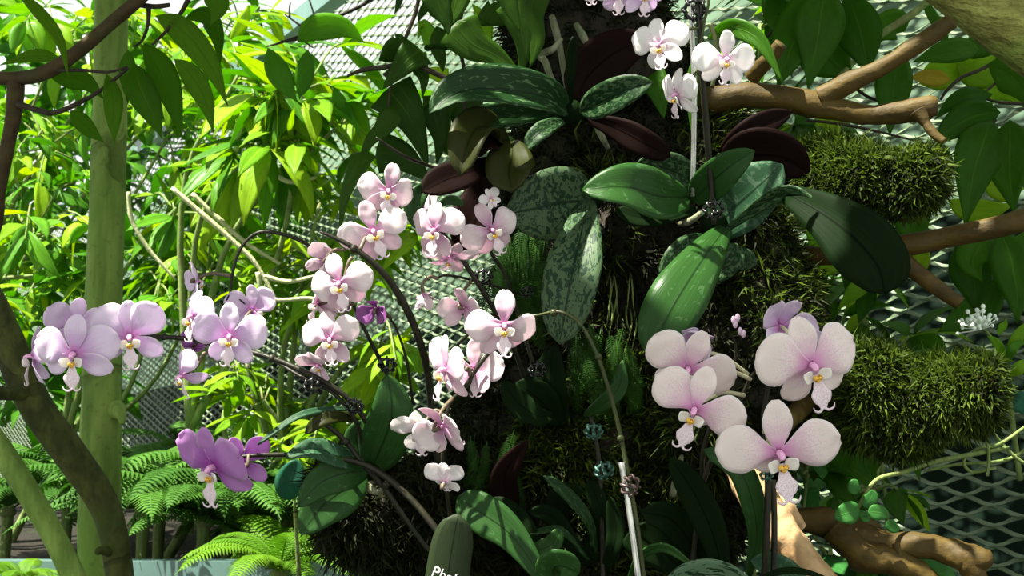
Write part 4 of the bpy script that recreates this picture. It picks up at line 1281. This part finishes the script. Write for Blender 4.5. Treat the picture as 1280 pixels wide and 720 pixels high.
rosette('orchid with one long dark green leaf sloping down to the bottom edge, beside the marker', (690, 730, 1.0),
        [([(572, 622, .98), (600, 640, .97), (640, 670, .96), (680, 725, .95)][::-1], 50, 'o_green', dict(prof='orchid', fold=.2)),
         ([(612, 625, 1.02), (635, 640, 1.01), (660, 665, 1.0), (690, 720, 1.0)][::-1], 30, 'o_dark', {}),
         ([(645, 645, 1.06), (632, 620, 1.05), (632, 590, 1.04), (660, 550, 1.03)], 36, 'o_purple', dict(prof='oval')),
         ([(700, 740, .94), (690, 715, .93), (700, 706, .92), (725, 715, .92)], 50, 'o_light', dict(roll=30)),
         ([(650, 700, 1.0), (668, 690, .99), (690, 680, .99), (700, 660, .99)], 24, 'o_light', {})])
rosette('orchid with narrow dark strap leaves crossing behind the steel rod, bottom centre', (735, 690, 1.05),
        [([(745, 690, 1.04), (735, 650, 1.02), (705, 615, 1.01), (680, 595, 1.0)], 18, 'o_stripe', dict(roll=30)),
         ([(740, 700, 1.04), (715, 680, 1.02), (690, 645, 1.02), (660, 640, 1.01)], 24, 'o_dark', {}),
         ([(735, 705, 1.05), (700, 660, 1.04), (700, 620, 1.03), (730, 615, 1.03)], 30, 'o_dark', {}),
         ([(748, 700, 1.05), (752, 650, 1.03), (745, 620, 1.03), (735, 600, 1.03)], 24, 'o_dark', {}),
         ([(752, 720, 1.04), (765, 690, 1.02), (770, 660, 1.02), (762, 620, 1.02)], 24, 'o_dark', {}),
         ([(735, 700, 1.02), (708, 668, 1.0), (690, 662, 1.0), (660, 668, 1.0)], 12, 'o_stripe', dict(roll=40))])
rosette('orchid with long dark blades and a pale dark-spotted leaf, bottom edge right of the rod', (880, 730, 1.0),
        [([(905, 740, .98), (895, 680, .96), (870, 620, .95), (838, 572, .94)], 40, 'o_dark', dict(fold=.3)),
         ([(935, 720, .98), (945, 660, .96), (925, 590, .94), (880, 562, .93)], 36, 'o_green', dict(roll=[40, 20])),
         ([(895, 740, 1.0), (870, 690, .98), (840, 650, .97), (800, 640, .96)], 42, 'o_dark', dict(fold=.3)),
         ([(885, 745, 1.02), (840, 700, 1.0), (800, 670, 1.0), (790, 660, 1.0)], 50, 'o_dark', {}),
         ([(785, 725, .99), (800, 695, .97), (830, 684, .96), (865, 705, .95)], 14, 'o_light', dict(roll=30)),
         ([(830, 745, .9), (860, 722, .89), (900, 718, .89), (945, 735, .9)], 44, 'o_mottle_big', dict(roll=25, prof='oval')),
         ([(1010, 735, .98), (985, 718, .97), (960, 705, .97), (938, 700, .97)], 36, 'o_silver', dict(prof='oval')),
         ([(1050, 730, .94), (1010, 716, .93), (980, 714, .93), (950, 722, .93)], 10, 'o_dark', dict(roll=30))])
rosette('shaded orchid with broad dark leaves behind the steel rod, just under the middle flowers', (700, 520, 1.1),
        [([(700, 530, 1.08), (680, 505, 1.06), (662, 490, 1.05), (645, 478, 1.05)], 44, 'o_dark', dict(prof='oval')),
         ([(702, 525, 1.08), (690, 490, 1.06), (688, 460, 1.06), (694, 430, 1.06)], 40, 'o_dark', dict(prof='oval')),
         ([(730, 520, 1.07), (760, 500, 1.05), (775, 480, 1.05), (778, 450, 1.05)], 22, 'o_green', dict(prof='oval')),
         ([(692, 520, 1.06), (672, 520, 1.04), (648, 505, 1.04), (628, 476, 1.04)], 34, 'o_dark', dict(roll=20))])
# blue-green leaf low on the left
bl = thing('blue_green_plant', 'single broad blue-green leaf behind the dull mound leaves, lower left', 'plant', P(372, 700, 1.9))
MB().tube(pts([(374, 720, 1.9), (370, 660, 1.88), (368, 622, 1.86)]), [.004, .003, .002], 6, 10).build('stem', M['twig_green'], bl)
leaf_on(bl, [(368, 624, 1.86), (362, 608, 1.85), (366, 592, 1.85), (372, 574, 1.85)], 38, 'leaf_teal', prof='oval')

# ------------------------------------------------------------------ flowers
def blade(L, hw, prof, bend=0.0, cup=0.0, th=.014, nu=14, nv=9, tip=0.0, wave=0.0, seed=0):
    mb = MB()
    ps, a = [Vector((0, 0, 0))], 0.0
    for k in range(8):
        ps.append(ps[-1] + Vector((0, math.cos(a), math.sin(a))) * L / 8)
        a -= (bend + (tip if k > 5 else 0)) / 8
    mb.ribbon(ps, hw, prof, nu, nv, 0, 0, cup, th, wave, seed, Vector((0, 0, 1)))
    return mb


def round_prof(peak, base, e):
    def f(t):
        if t > peak:
            return max(.06, 1 - ((t - peak) / (1 - peak)) ** e) ** .5
        k = t / peak
        return base + (1 - base) * (k * k * (3 - 2 * k)) ** .8
    return f


pr_petal = round_prof(.58, .16, 2.2)
pr_sepal = round_prof(.55, .28, 1.9)


def pr_lip(t):
    xs = [(0, .30), (.15, .30), (.35, .55), (.58, 1.0), (.75, .85), (.9, .42), (1, .30)]
    for (a, b), (c, d) in zip(xs, xs[1:]):
        if t <= c:
            f = (t - a) / (c - a)
            f = f * f * (3 - 2 * f)
            return b + (d - b) * f
    return .3


KINDS = {'lilac': 'p_lilac', 'pink': 'p_pink', 'cream': 'p_cream', 'white': 'p_white', 'purple': 'p_purple', 'dark': 'p_dark'}
FM = {}
for kd, mk in KINDS.items():
    pm = []
    for i, (bend, cup, wv) in enumerate(((.3, -.12, .05), (.8, -.25, .07), (.05, .1, .08))):
        me = blade(1.0, .46, pr_petal, bend, cup, wave=wv, seed=i * 5 + 1).mesh('petal')
        me.materials.append(M[mk])
        pm.append(me)
    sm_ = []
    for i, (bend, cup) in enumerate(((.25, .15), (.7, .2), (-.35, .3))):
        me = blade(.86, .26, pr_sepal, bend, cup, wave=.04, seed=i * 3 + 2).mesh('sepal')
        me.materials.append(M['p_pink_deep'] if mk == 'p_pink' else M[mk])
        sm_.append(me)
    FM[kd] = (pm, sm_)
lb = blade(.62, .19, pr_lip, .5, .25, th=.03, nu=16, nv=7)
tip = Vector(lb.v[15 * 7 + 3])
for s in (-1, 1):
    lb.tube([tip + Vector((0, -.03, 0)), tip + Vector((s * .08, .04, .0)), tip + Vector((s * .17, .02, .04)), tip + Vector((s * .20, -.05, .07))], [.03, .025, .018, .006], 6, 10)
lip_me = lb.mesh('lip')
lip_me.materials.append(M['lip'])
sl = blade(.30, .125, pr_sepal, -.5, .35, th=.03, nu=9, nv=7)
side_me = sl.mesh('side_lobe')
side_me.materials.append(M['lip_side'])
cb = MB()
for s in (-1, 1):
    cb.ball((s * .035, .0, .02), .055, 8, 6)
cb.ball((0, -.05, .0), .05, 8, 6)
cb.cur = 1
for k in range(10):
    cb.ball((R.uniform(-.08, .08), R.uniform(-.08, .05), .055), .014, 5, 4)
cal_me = cb.mesh('callus')
cal_me.materials.append(M['callus'])
cal_me.materials.append(M['callus_dark'])
fb = MB()
fb.tube([Vector((0, 0, -.16)), Vector((0, 0, -.02)), Vector((0, .02, .05)), Vector((0, .01, .12)), Vector((0, -.02, .19)), Vector((0, -.05, .22))], [.035, .055, .06, .062, .055, .03], 10, 16)
flo_me = fb.mesh('flower')
flo_me.materials.append(M['column'])


def flower(sp, px, py, d, size, yaw=0, pitch=0, roll=0, kind='pink', attach=None, pet=20, tilt=0, var=None, wide=1.0, lat=140, lt=-6, ped='pedicel_dark', label=None, back=.0, size_m=None):
    """size = petal length in px; yaw right, pitch up, roll anticlockwise as seen; attach = pixel on the stem."""
    c = P(px, py, d)
    s = size / FPX * d
    base = Matrix(((CR.x, CU.x, -CF.x, 0), (CR.y, CU.y, -CF.y, 0), (CR.z, CU.z, -CF.z, 0), (0, 0, 0, 1)))
    rot = Matrix.Rotation(rad(yaw), 4, 'Y') @ Matrix.Rotation(rad(-pitch), 4, 'X') @ Matrix.Rotation(rad(roll), 4, 'Z')
    W = Matrix.Translation(c) @ base @ rot @ Matrix.Scale(s, 4)
    f = inst('flower', flo_me, W, sp, label)
    pm, sm_ = FM[kind]
    v = var if var is not None else R.randrange(3)

    def put(nm, me, m):
        return link(nm, me, f, m)

    RX = lambda a: Matrix.Rotation(rad(a), 4, 'X')
    RZ = lambda a: Matrix.Rotation(rad(a), 4, 'Z')
    RY = lambda a: Matrix.Rotation(rad(a), 4, 'Y')
    T = lambda x, y, z: Matrix.Translation((x, y, z))
    j = lambda a: R.uniform(-a, a)
    put('sepal', sm_[v], T(0, .05, -.05) @ RZ(j(6)) @ RX(-tilt + j(8)))
    for sd in (-1, 1):
        put('sepal', sm_[(v + 1) % 3 if R.random() < .3 else v], T(sd * .04, -.04, -.06) @ RZ(-sd * (lat + j(9))) @ RX(-tilt + lt + j(10)))
        put('petal', pm[v], T(sd * .05, .02, -.02) @ RZ(-sd * (90 - pet + j(9))) @ RX(-tilt + j(13)) @ RY(j(12)) @ Matrix.Diagonal((wide, 1, 1, 1)))
        put('side_lobe', side_me, T(sd * .05, -.25, .07) @ RZ(-sd * 52) @ RX(18) @ RY(-sd * 12))
    put('lip', lip_me, T(0, -.16, .06) @ RZ(180) @ RX(24 + j(8)))
    put('callus', cal_me, T(0, -.19, .17))
    if attach is not None:
        b0 = W @ Vector((0, 0, -.12))
        b1 = W @ Vector((0, 0, -.55))
        e = P(*attach)
        k = MB().tube([b0, b1.lerp(e, .15), b1.lerp(e, .55) + Vector((0, 0, .004)), e], [.0016, .0014, .0014, .0017], 7, 14)
        k.build('pedicel', M[ped], f)
    return f


def stem_part(t, c, r, mat='stem', nodes=(), name='stem'):
    mb = MB().tube(pts(c), [q * .85 for q in r], 9, max(20, len(c) * 8), .08, 70)
    for (x, y, d, rr) in nodes:
        mb.ball(P(x, y, d), rr, 7, 5)
    return mb.build(name, M[mat], t)


# spray 1: far left lilac flowers
s1 = thing('orchid_spray', 'arching lilac orchid spray reaching across the pale trunk on the left', 'orchid', P(475, 600, 1.0), 'flowering orchid sprays')
stem_part(s1, [(478, 590, 1.0), (474, 560, .99), (455, 522, .97), (430, 494, .96), (395, 472, .96), (340, 448, .97), (270, 430, .98), (205, 421, .98), (150, 425, .98), (90, 432, .98), (45, 440, .98)], [.0028, .0028, .0028, .0026, .0026, .0025, .0024, .0022, .002, .0016, .001], nodes=[(340, 448, .97, .0034), (205, 421, .98, .003)])
stem_part(s1, [(452, 585, 1.0), (452, 550, .98), (440, 518, .965), (415, 490, .962), (388, 478, .965), (345, 452, .98), (318, 438, .99)], [.0022, .0022, .002, .002, .0018, .0014, .001])
flower(s1, 92, 443, .93, 55, 0, -8, 0, 'lilac', (95, 430, .98), pet=14, var=0, wide=.95, lat=120)
flower(s1, 162, 421, .95, 50, 14, -8, 4, 'lilac', (168, 424, .98), pet=42, var=0, lat=122, wide=1.05)
flower(s1, 92, 408, 1.0, 42, -150, 5, 10, 'lilac', (95, 430, .98), pet=20, var=0)
flower(s1, 40, 446, .97, 44, -78, 0, 0, 'lilac', (50, 439, .98), pet=20, var=1)
flower(s1, 287, 420, .93, 46, 8, -5, -4, 'lilac', (300, 437, .98), pet=12, var=0, wide=1.05, lat=148)
flower(s1, 240, 396, .97, 38, -38, -5, 0, 'lilac', (258, 429, .98), pet=18, var=1)
flower(s1, 247, 352, 1.0, 30, 105, 0, -20, 'lilac', (290, 345, 1.0), pet=30, var=1)
flower(s1, 316, 388, 1.0, 36, 160, 10, 0, 'lilac', (312, 437, .99), pet=35, var=0)
flower(s1, 226, 470, .96, 36, -52, -25, 18, 'lilac', (262, 440, .98), pet=35, tilt=25, var=1)
flower(s1, 240, 436, 1.0, 26, -140, -40, 0, 'purple', (258, 430, .98), pet=35, tilt=30, var=1)
stem_part(s1, [(395, 320, 1.0), (380, 303, 1.0), (345, 291, 1.0), (320, 292, 1.0), (300, 312, 1.0), (290, 345, 1.0), (288, 365, 1.0), (278, 385, 1.0)], [.0016, .0018, .0018, .0017, .0016, .0014, .0012, .001], nodes=[(290, 345, 1.0, .002)])
stem_part(s1, [(289, 366, 1.0), (297, 372, 1.0), (306, 380, 1.0)], [.001, .0009, .0008])

# spray 2: purple
s2 = thing('orchid_spray', 'deep purple orchid flowers on a low stem over the ferns', 'orchid', P(585, 730, .95), 'flowering orchid sprays')
stem_part(s2, [(592, 735, .94), (560, 682, .94), (515, 625, .95), (470, 588, .96), (430, 574, .96), (380, 569, .955), (325, 569, .95), (290, 572, .95)], [.0032, .0032, .003, .0028, .0026, .0022, .002, .0014])
stem_part(s2, [(552, 700, .97), (530, 680, .97), (505, 645, .97), (480, 610, .97), (455, 582, .965), (430, 550, .96), (400, 525, .95)], [.002, .0022, .0022, .0024, .0024, .0024, .0022], nodes=[(432, 552, .96, .0034), (482, 606, .968, .0036)])
flower(s2, 266, 584, .90, 60, -30, -14, 0, 'purple', (295, 572, .95), pet=24, tilt=-12, var=0, wide=1.12, lat=125, lt=-25)
flower(s2, 302, 578, .955, 40, -150, 10, -20, 'purple', (312, 570, .95), pet=25, var=0)

# spray 3: flowers around the thick curving stem
s3 = thing('orchid_spray', 'blush orchid spray on the thick curved stem left of centre', 'orchid', P(545, 560, 1.03), 'flowering orchid sprays')
stem_part(s3, [(548, 580, 1.03), (540, 520, 1.02), (535, 470, 1.01), (524, 425, .99), (505, 380, .97), (478, 340, .955), (445, 312, .95), (420, 298, .95), (400, 290, .95)], [.0032, .0034, .0034, .0036, .0036, .0032, .0026, .0018, .0012], nodes=[(502, 376, .97, .0042), (442, 311, .95, .0035)])
stem_part(s3, [(485, 470, 1.02), (470, 440, 1.0), (450, 400, .99), (437, 370, .985)], [.0022, .002, .0016, .001])
stem_part(s3, [(516, 505, 1.03), (508, 450, 1.02), (495, 410, 1.01), (485, 396, 1.0)], [.0014, .0014, .0012, .001])
flower(s3, 467, 289, .96, 44, 5, -5, 22, 'pink', (450, 312, .95), pet=4, var=0, wide=.9, lat=150)
flower(s3, 424, 354, .93, 44, -4, -5, 14, 'pink', (440, 322, .95), pet=10, var=1, lat=150)
flower(s3, 412, 424, .94, 40, 5, -8, 6, 'pink', (440, 380, .985), pet=18, var=1, lat=148)
flower(s3, 397, 380, .98, 32, -125, 0, 15, 'pink', (425, 345, .96), pet=30, tilt=25, var=1)
flower(s3, 398, 455, .96, 30, -30, -30, 10, 'pink', (420, 430, .98), pet=45, tilt=-48, lt=-10, var=1, label='half-closed flower')
flower(s3, 408, 326, .97, 30, 165, 10, 30, 'pink', (430, 312, .95), pet=40, tilt=20, var=1)
flower(s3, 470, 385, .97, 27, 165, 20, 0, 'dark', (488, 398, 1.0), pet=-25, tilt=25, var=1, label='small dark purple flower')

# spray 4: upper middle
s4 = thing('orchid_spray', 'pale pink orchid spray under the curled olive leaves, upper middle', 'orchid', P(655, 470, 1.06), 'flowering orchid sprays')
stem_part(s4, [(660, 485, 1.06), (640, 430, 1.04), (612, 378, 1.02), (585, 335, 1.01), (560, 300, 1.0), (540, 280, .99), (515, 270, .99), (498, 262, .99)], [.0026, .0026, .0026, .0025, .0024, .0022, .0018, .0012])
stem_part(s4, [(668, 460, 1.06), (650, 400, 1.05), (632, 345, 1.04), (615, 318, 1.03), (608, 300, 1.02)], [.002, .002, .002, .0018, .0012])
stem_part(s4, [(655, 370, 1.05), (620, 358, 1.03), (590, 350, 1.02), (560, 344, 1.01), (545, 348, 1.0)], [.0012, .0014, .0014, .0012, .001])
stem_part(s4, [(690, 235, 1.06), (620, 205, 1.05), (560, 212, 1.03), (530, 205, 1.02), (505, 195, 1.0), (470, 172, .99)], [.0016, .002, .0018, .0018, .0018, .001])
flower(s4, 485, 238, .97, 40, 16, -10, -10, 'pink', (500, 262, .99), pet=2, var=1, lat=150)
flower(s4, 543, 288, .97, 40, -22, -8, -2, 'pink', (545, 285, .99), pet=22, var=1, lat=152)
flower(s4, 614, 287, 1.0, 40, 20, -8, 24, 'pink', (610, 305, 1.02), pet=2, var=1, lat=145)
flower(s4, 562, 322, 1.0, 36, 20, -70, 0, 'pink', (572, 318, 1.0), pet=20, tilt=-15, var=1)
flower(s4, 530, 368, .99, 26, 150, -50, 0, 'pink', (546, 348, 1.0), pet=60, tilt=-50, var=2, label='drooping cup-shaped flower seen from behind')
flower(s4, 580, 384, .98, 34, 150, 15, 0, 'pink', (590, 350, 1.02), pet=10, tilt=10, var=1)
flower(s4, 528, 262, 1.02, 30, -60, 0, 0, 'pink', (528, 276, .99), pet=30, var=1)
flower(s4, 614, 248, 1.0, 15, 20, 0, 30, 'white', (612, 285, 1.02), pet=20, label='tiny white flower')

# spray 5: centre, hanging
s5 = thing('orchid_spray', 'hanging pink and white orchid spray in the centre with the large open flower', 'orchid', P(690, 395, .98), 'flowering orchid sprays')
stem_part(s5, [(652, 395, .98), (622, 428, .965), (600, 455, .96), (580, 485, .96), (562, 505, .96), (556, 540, .96), (552, 580, .96), (554, 598, .96)], [.0014, .0018, .002, .002, .002, .0017, .0014, .001])
stem_part(s5, [(572, 690, 1.0), (562, 640, .99), (556, 590, .98), (556, 560, .97)], [.0026, .0022, .002, .0014])
stem_part(s5, [(545, 470, 1.0), (560, 450, .99), (575, 428, .98), (598, 412, .97), (625, 420, .965)], [.0014, .0016, .0014, .0012, .001])
flower(s5, 630, 406, .91, 50, 6, -6, -2, 'pink', (628, 425, .965), pet=-12, tilt=6, var=1, wide=.92, lat=152)
flower(s5, 556, 462, .92, 48, -62, -8, -5, 'pink', (575, 470, .96), pet=30, var=0)
flower(s5, 592, 462, .97, 42, 155, -5, 0, 'pink', (588, 470, .96), pet=5, var=0)
flower(s5, 553, 532, .93, 46, 140, 25, -10, 'pink', (566, 498, .96), pet=-10, tilt=10, var=1)
flower(s5, 525, 540, .95, 38, -15, -35, 0, 'white', (552, 515, .96), pet=35, tilt=-20, var=0)
flower(s5, 555, 602, .94, 30, 170, 40, 0, 'white', (554, 590, .96), pet=35, tilt=-35, var=1)
stem_part(s5, [(648, 396, .985), (672, 394, .98), (700, 390, .97), (725, 405, .965), (745, 440, .96), (762, 490, .96), (776, 545, .96), (788, 610, .958), (797, 660, .957), (806, 735, .955)], [.0008, .0014, .0016, .0016, .0018, .002, .0022, .0022, .0024], 'stem_green', nodes=[(692, 391, .972, .0032), (748, 446, .96, .003), (776, 548, .96, .0032)])

# spray 6: right cluster
s6 = thing('orchid_spray', 'large cream-pink orchid cluster at the lower right', 'orchid', P(955, 740, .95), 'flowering orchid sprays')
stem_part(s6, [(955, 745, .96), (958, 680, .95), (960, 600, .945), (955, 520, .94), (962, 470, .935), (958, 440, .93)], [.0032, .0032, .003, .0026, .0022, .0016])
stem_part(s6, [(862, 745, .98), (870, 660, .97), (880, 600, .965), (905, 540, .955), (925, 500, .95), (940, 470, .945), (955, 455, .94)], [.0026, .0026, .0026, .0026, .0022, .0016, .001])
stem_part(s6, [(878, 610, .975), (880, 560, .965), (905, 490, .95), (920, 440, .945), (910, 410, .94)], [.0024, .0024, .002, .0012, .0008])
flower(s6, 868, 512, .85, 62, -14, -12, -20, 'cream', (930, 494, .945), pet=14, tilt=3, var=0, ped='pedicel', wide=1.0, lt=-50)
flower(s6, 860, 462, .89, 58, -10, -10, -24, 'cream', (938, 474, .945), pet=14, var=0, ped='pedicel', wide=1.05, lt=-20)
flower(s6, 872, 425, .93, 40, 160, 20, -20, 'lilac', (935, 468, .945), pet=45, tilt=25, var=1, ped='pedicel')
flower(s6, 1015, 457, .84, 70, 8, -8, 14, 'cream', (960, 470, .935), pet=16, var=0, wide=1.08, ped='pedicel', lt=-28)
flower(s6, 974, 567, .84, 75, 4, -8, 9, 'cream', (955, 540, .94), pet=11, var=0, wide=.92, ped='pedicel', lt=-55)
flower(s6, 975, 408, .92, 46, -160, 5, 18, 'lilac', (958, 448, .935), pet=15, tilt=15, var=1, ped='pedicel')
flower(s6, 1003, 440, .93, 44, 150, 0, -10, 'lilac', (962, 455, .935), pet=35, tilt=20, var=0, ped='pedicel')
bd = MB()
for q in ((917, 400), (922, 397), (919, 405), (925, 414), (929, 417)):
    bd.ball(P(q[0], q[1], .94), .0025, 7, 5, (.8, .8, 1.3))
bd.build('bud_cluster', M['p_lilac'], s6)

# spray 7: top
s7 = thing('orchid_spray', 'white orchid spray at the top beside the dark stake', 'orchid', P(890, 270, 1.02), 'flowering orchid sprays')
stem_part(s7, [(893, 280, 1.03), (888, 220, 1.02), (880, 130, 1.0), (876, 60, .99), (872, 10, .985), (870, -60, .98)], [.0028, .0028, .0028, .0026, .0024, .0022])
stem_part(s7, [(880, 130, 1.0), (872, 80, .99), (880, 30, .985), (884, -10, .98), (850, -60, .98), (800, -40, .98)], [.0014, .0014, .0014, .0014, .0014, .001], 'stem_green')
stem_part(s7, [(888, 30, 1.05), (895, 50, 1.05), (897, 75, 1.05), (890, 110, 1.05)], [.002, .003, .003, .002], 'stem_green')
flower(s7, 824, 56, .96, 40, -25, -8, 12, 'white', (873, 35, .985), pet=25, var=1, ped='stem_green')
flower(s7, 907, 74, .95, 40, 12, -8, -6, 'white', (878, 60, .985), pet=5, var=0, ped='stem_green')
flower(s7, 846, 118, .97, 36, -62, -15, -10, 'white', (874, 85, .99), pet=20, var=1, ped='stem_green')
flower(s7, 773, -12, .96, 36, -10, -25, 0, 'lilac', (800, -40, .98), pet=12, var=1, ped='stem_green')
flower(s7, 806, -10, .96, 36, 15, -25, 0, 'lilac', (812, -42, .98), pet=12, var=1, ped='stem_green')
flower(s7, 740, -22, .97, 34, -25, -15, 0, 'white', (790, -40, .98), pet=8, var=0, ped='stem_green')

# ------------------------------------------------------------------ stakes, clips, marker
def clip(label, px, py, d, size, mat, group=None, ang=0):
    """A toothed round spring clip: ring, hinge barrel, curved prongs."""
    c = P(px, py, d)
    t = thing('plant_clip', label, 'clip', c, 'clips on the flower stems')
    s = size / FPX * d
    a0 = rad(ang)
    ex, e0 = (CR * math.cos(a0) + CU * math.sin(a0)), (CU * math.cos(a0) - CR * math.sin(a0))
    ez, ey = (e0 * .85 - CF * .53), (CF * .85 + e0 * .53)
    ring = MB()
    ring.tube([c + ex * (s * .8 * math.cos(2 * math.pi * i / 14)) + ez * (s * .8 * math.sin(2 * math.pi * i / 14)) for i in range(15)], s * .16, 6, 34)
    ring.build('ring', M[mat], t)
    bar = MB().tube([c - ey * s * .8, c + ey * s * .8], [s * .22, s * .22], 8, 6)
    bar.build('hinge', M[mat], t)
    for k in range(8):
        a = 2 * math.pi * k / 8
        dr = ex * math.cos(a) + ez * math.sin(a)
        b = c + dr * s * .75
        pr = MB().tube([b - ey * s * .55, b + dr * s * .25 - ey * s * .1, b + dr * s * .22 + ey * s * .25, b - dr * s * .1 + ey * s * .65], [s * .12, s * .15, s * .13, s * .08], 6, 10)
        pr.build('prong', M[mat], t)
    return t


clip('black toothed clip on the left spray stem, under the half-closed flower', 391, 482, .955, 11, 'clip_black')
clip('black toothed clip where the left spray stem meets the dull green leaf', 443, 508, .955, 11, 'clip_black')
clip('black toothed clip on the thin stem beside the thick curved stem', 484, 456, 1.0, 11, 'clip_black')
clip('black toothed clip on the stem above the large open centre flower', 604, 346, 1.02, 11, 'clip_black')
clip('dark toothed clip beside the hanging fern, right of the centre stem clip', 659, 365, 1.04, 8, 'clip_black')
clip('black toothed clip in the shade just right of the large open centre flower', 672, 462, 1.04, 11, 'clip_black')
clip('upper teal toothed clip on the thin dark stake, bottom centre', 742, 539, 1.02, 11, 'clip_teal')
clip('lower teal toothed clip on the thin dark stake, bottom centre', 755, 588, 1.02, 12, 'clip_teal', ang=20)
clip('brown toothed clip gripping the steel rod', 788, 607, .955, 13, 'clip_brown', ang=80)
clip('teal clip on the stake under the lowest right flower', 958, 594, .94, 8, 'clip_teal')
clip('black toothed clip on the stakes at the top edge', 868, 12, .985, 15, 'clip_black')
clip('black toothed clip at the foot of the top stake', 892, 262, 1.0, 13, 'clip_black')


def stake(label, c, r, mat, name='plant_stake'):
    t = MB().tube(pts(c), r, 8, 20)
    o = t.build(name, M[mat])
    return tag(o, label, 'stake', 'stakes and rods')


stake('bright steel rod beside the arching green stem, bottom centre', [(777, 578, .957), (790, 660, .955), (804, 770, .95)], [.0024, .0024, .0024], 'steel', 'steel_rod')
stake('steel rod behind the white flowers at the top', [(862, -40, 1.0), (866, 60, 1.01), (868, 130, 1.02), (866, 245, 1.04)], [.0022, .0022, .0022], 'steel', 'steel_rod')
stake('thin dark stake carrying the teal clips, bottom centre', [(738, 520, 1.03), (748, 570, 1.03), (752, 640, 1.03), (754, 740, 1.03)], [.002, .002, .002], 'stem')
stake('dark green stake under the lowest right flower', [(966, 600, .955), (968, 660, .955), (966, 760, .955)], [.0024, .0024, .0024], 'stem')
stake('dark upright stake at the top, beside the steel rod', [(873, -40, 1.02), (878, 80, 1.02), (884, 160, 1.03), (892, 262, 1.04)], [.0022, .0022, .0022], 'stem')

mk = thing('plant_marker', 'dark green round-topped plant marker with white lettering at the bottom edge', 'plant marker', P(560, 760, .93))
ps = pts([(552, 790, .93), (556, 750, .93), (562, 700, .93), (572, 643, .93)])
b = MB().ribbon(ps, 29 / FPX * .93, lambda t: max(.12, (1.05 - .18 * t) * (1 - max(0, (t - .74) / .26) ** 2.4) ** .5 if t < 1 else .12), 18, 7, 0, -.12, 0, .002)
plate = b.build('plate', M['tag_green'], mk)
fc = bpy.data.curves.new('lettering', 'FONT')
fc.body = 'Phalaen'
fc.size = .0115
fc.extrude = .0003
fc.materials.append(M['tag_white'])
p0 = P(538, 719, .922)
exx = (CR * math.cos(rad(-22)) + CU * math.sin(rad(-22)))
eyy = (CU * math.cos(rad(-22)) - CR * math.sin(rad(-22)))
W = Matrix(((exx.x, eyy.x, -CF.x, p0.x), (exx.y, eyy.y, -CF.y, p0.y), (exx.z, eyy.z, -CF.z, p0.z), (0, 0, 0, 1)))
fo = bpy.data.objects.new('lettering_curve', fc)
COL.objects.link(fo)
bpy.context.view_layer.update()
lm = bpy.data.meshes.new_from_object(fo.evaluated_get(bpy.context.evaluated_depsgraph_get()))
bpy.data.objects.remove(fo)
lm.materials.clear()
lm.materials.append(M['tag_white'])
inst('lettering', lm, W, mk, 'white lettering')
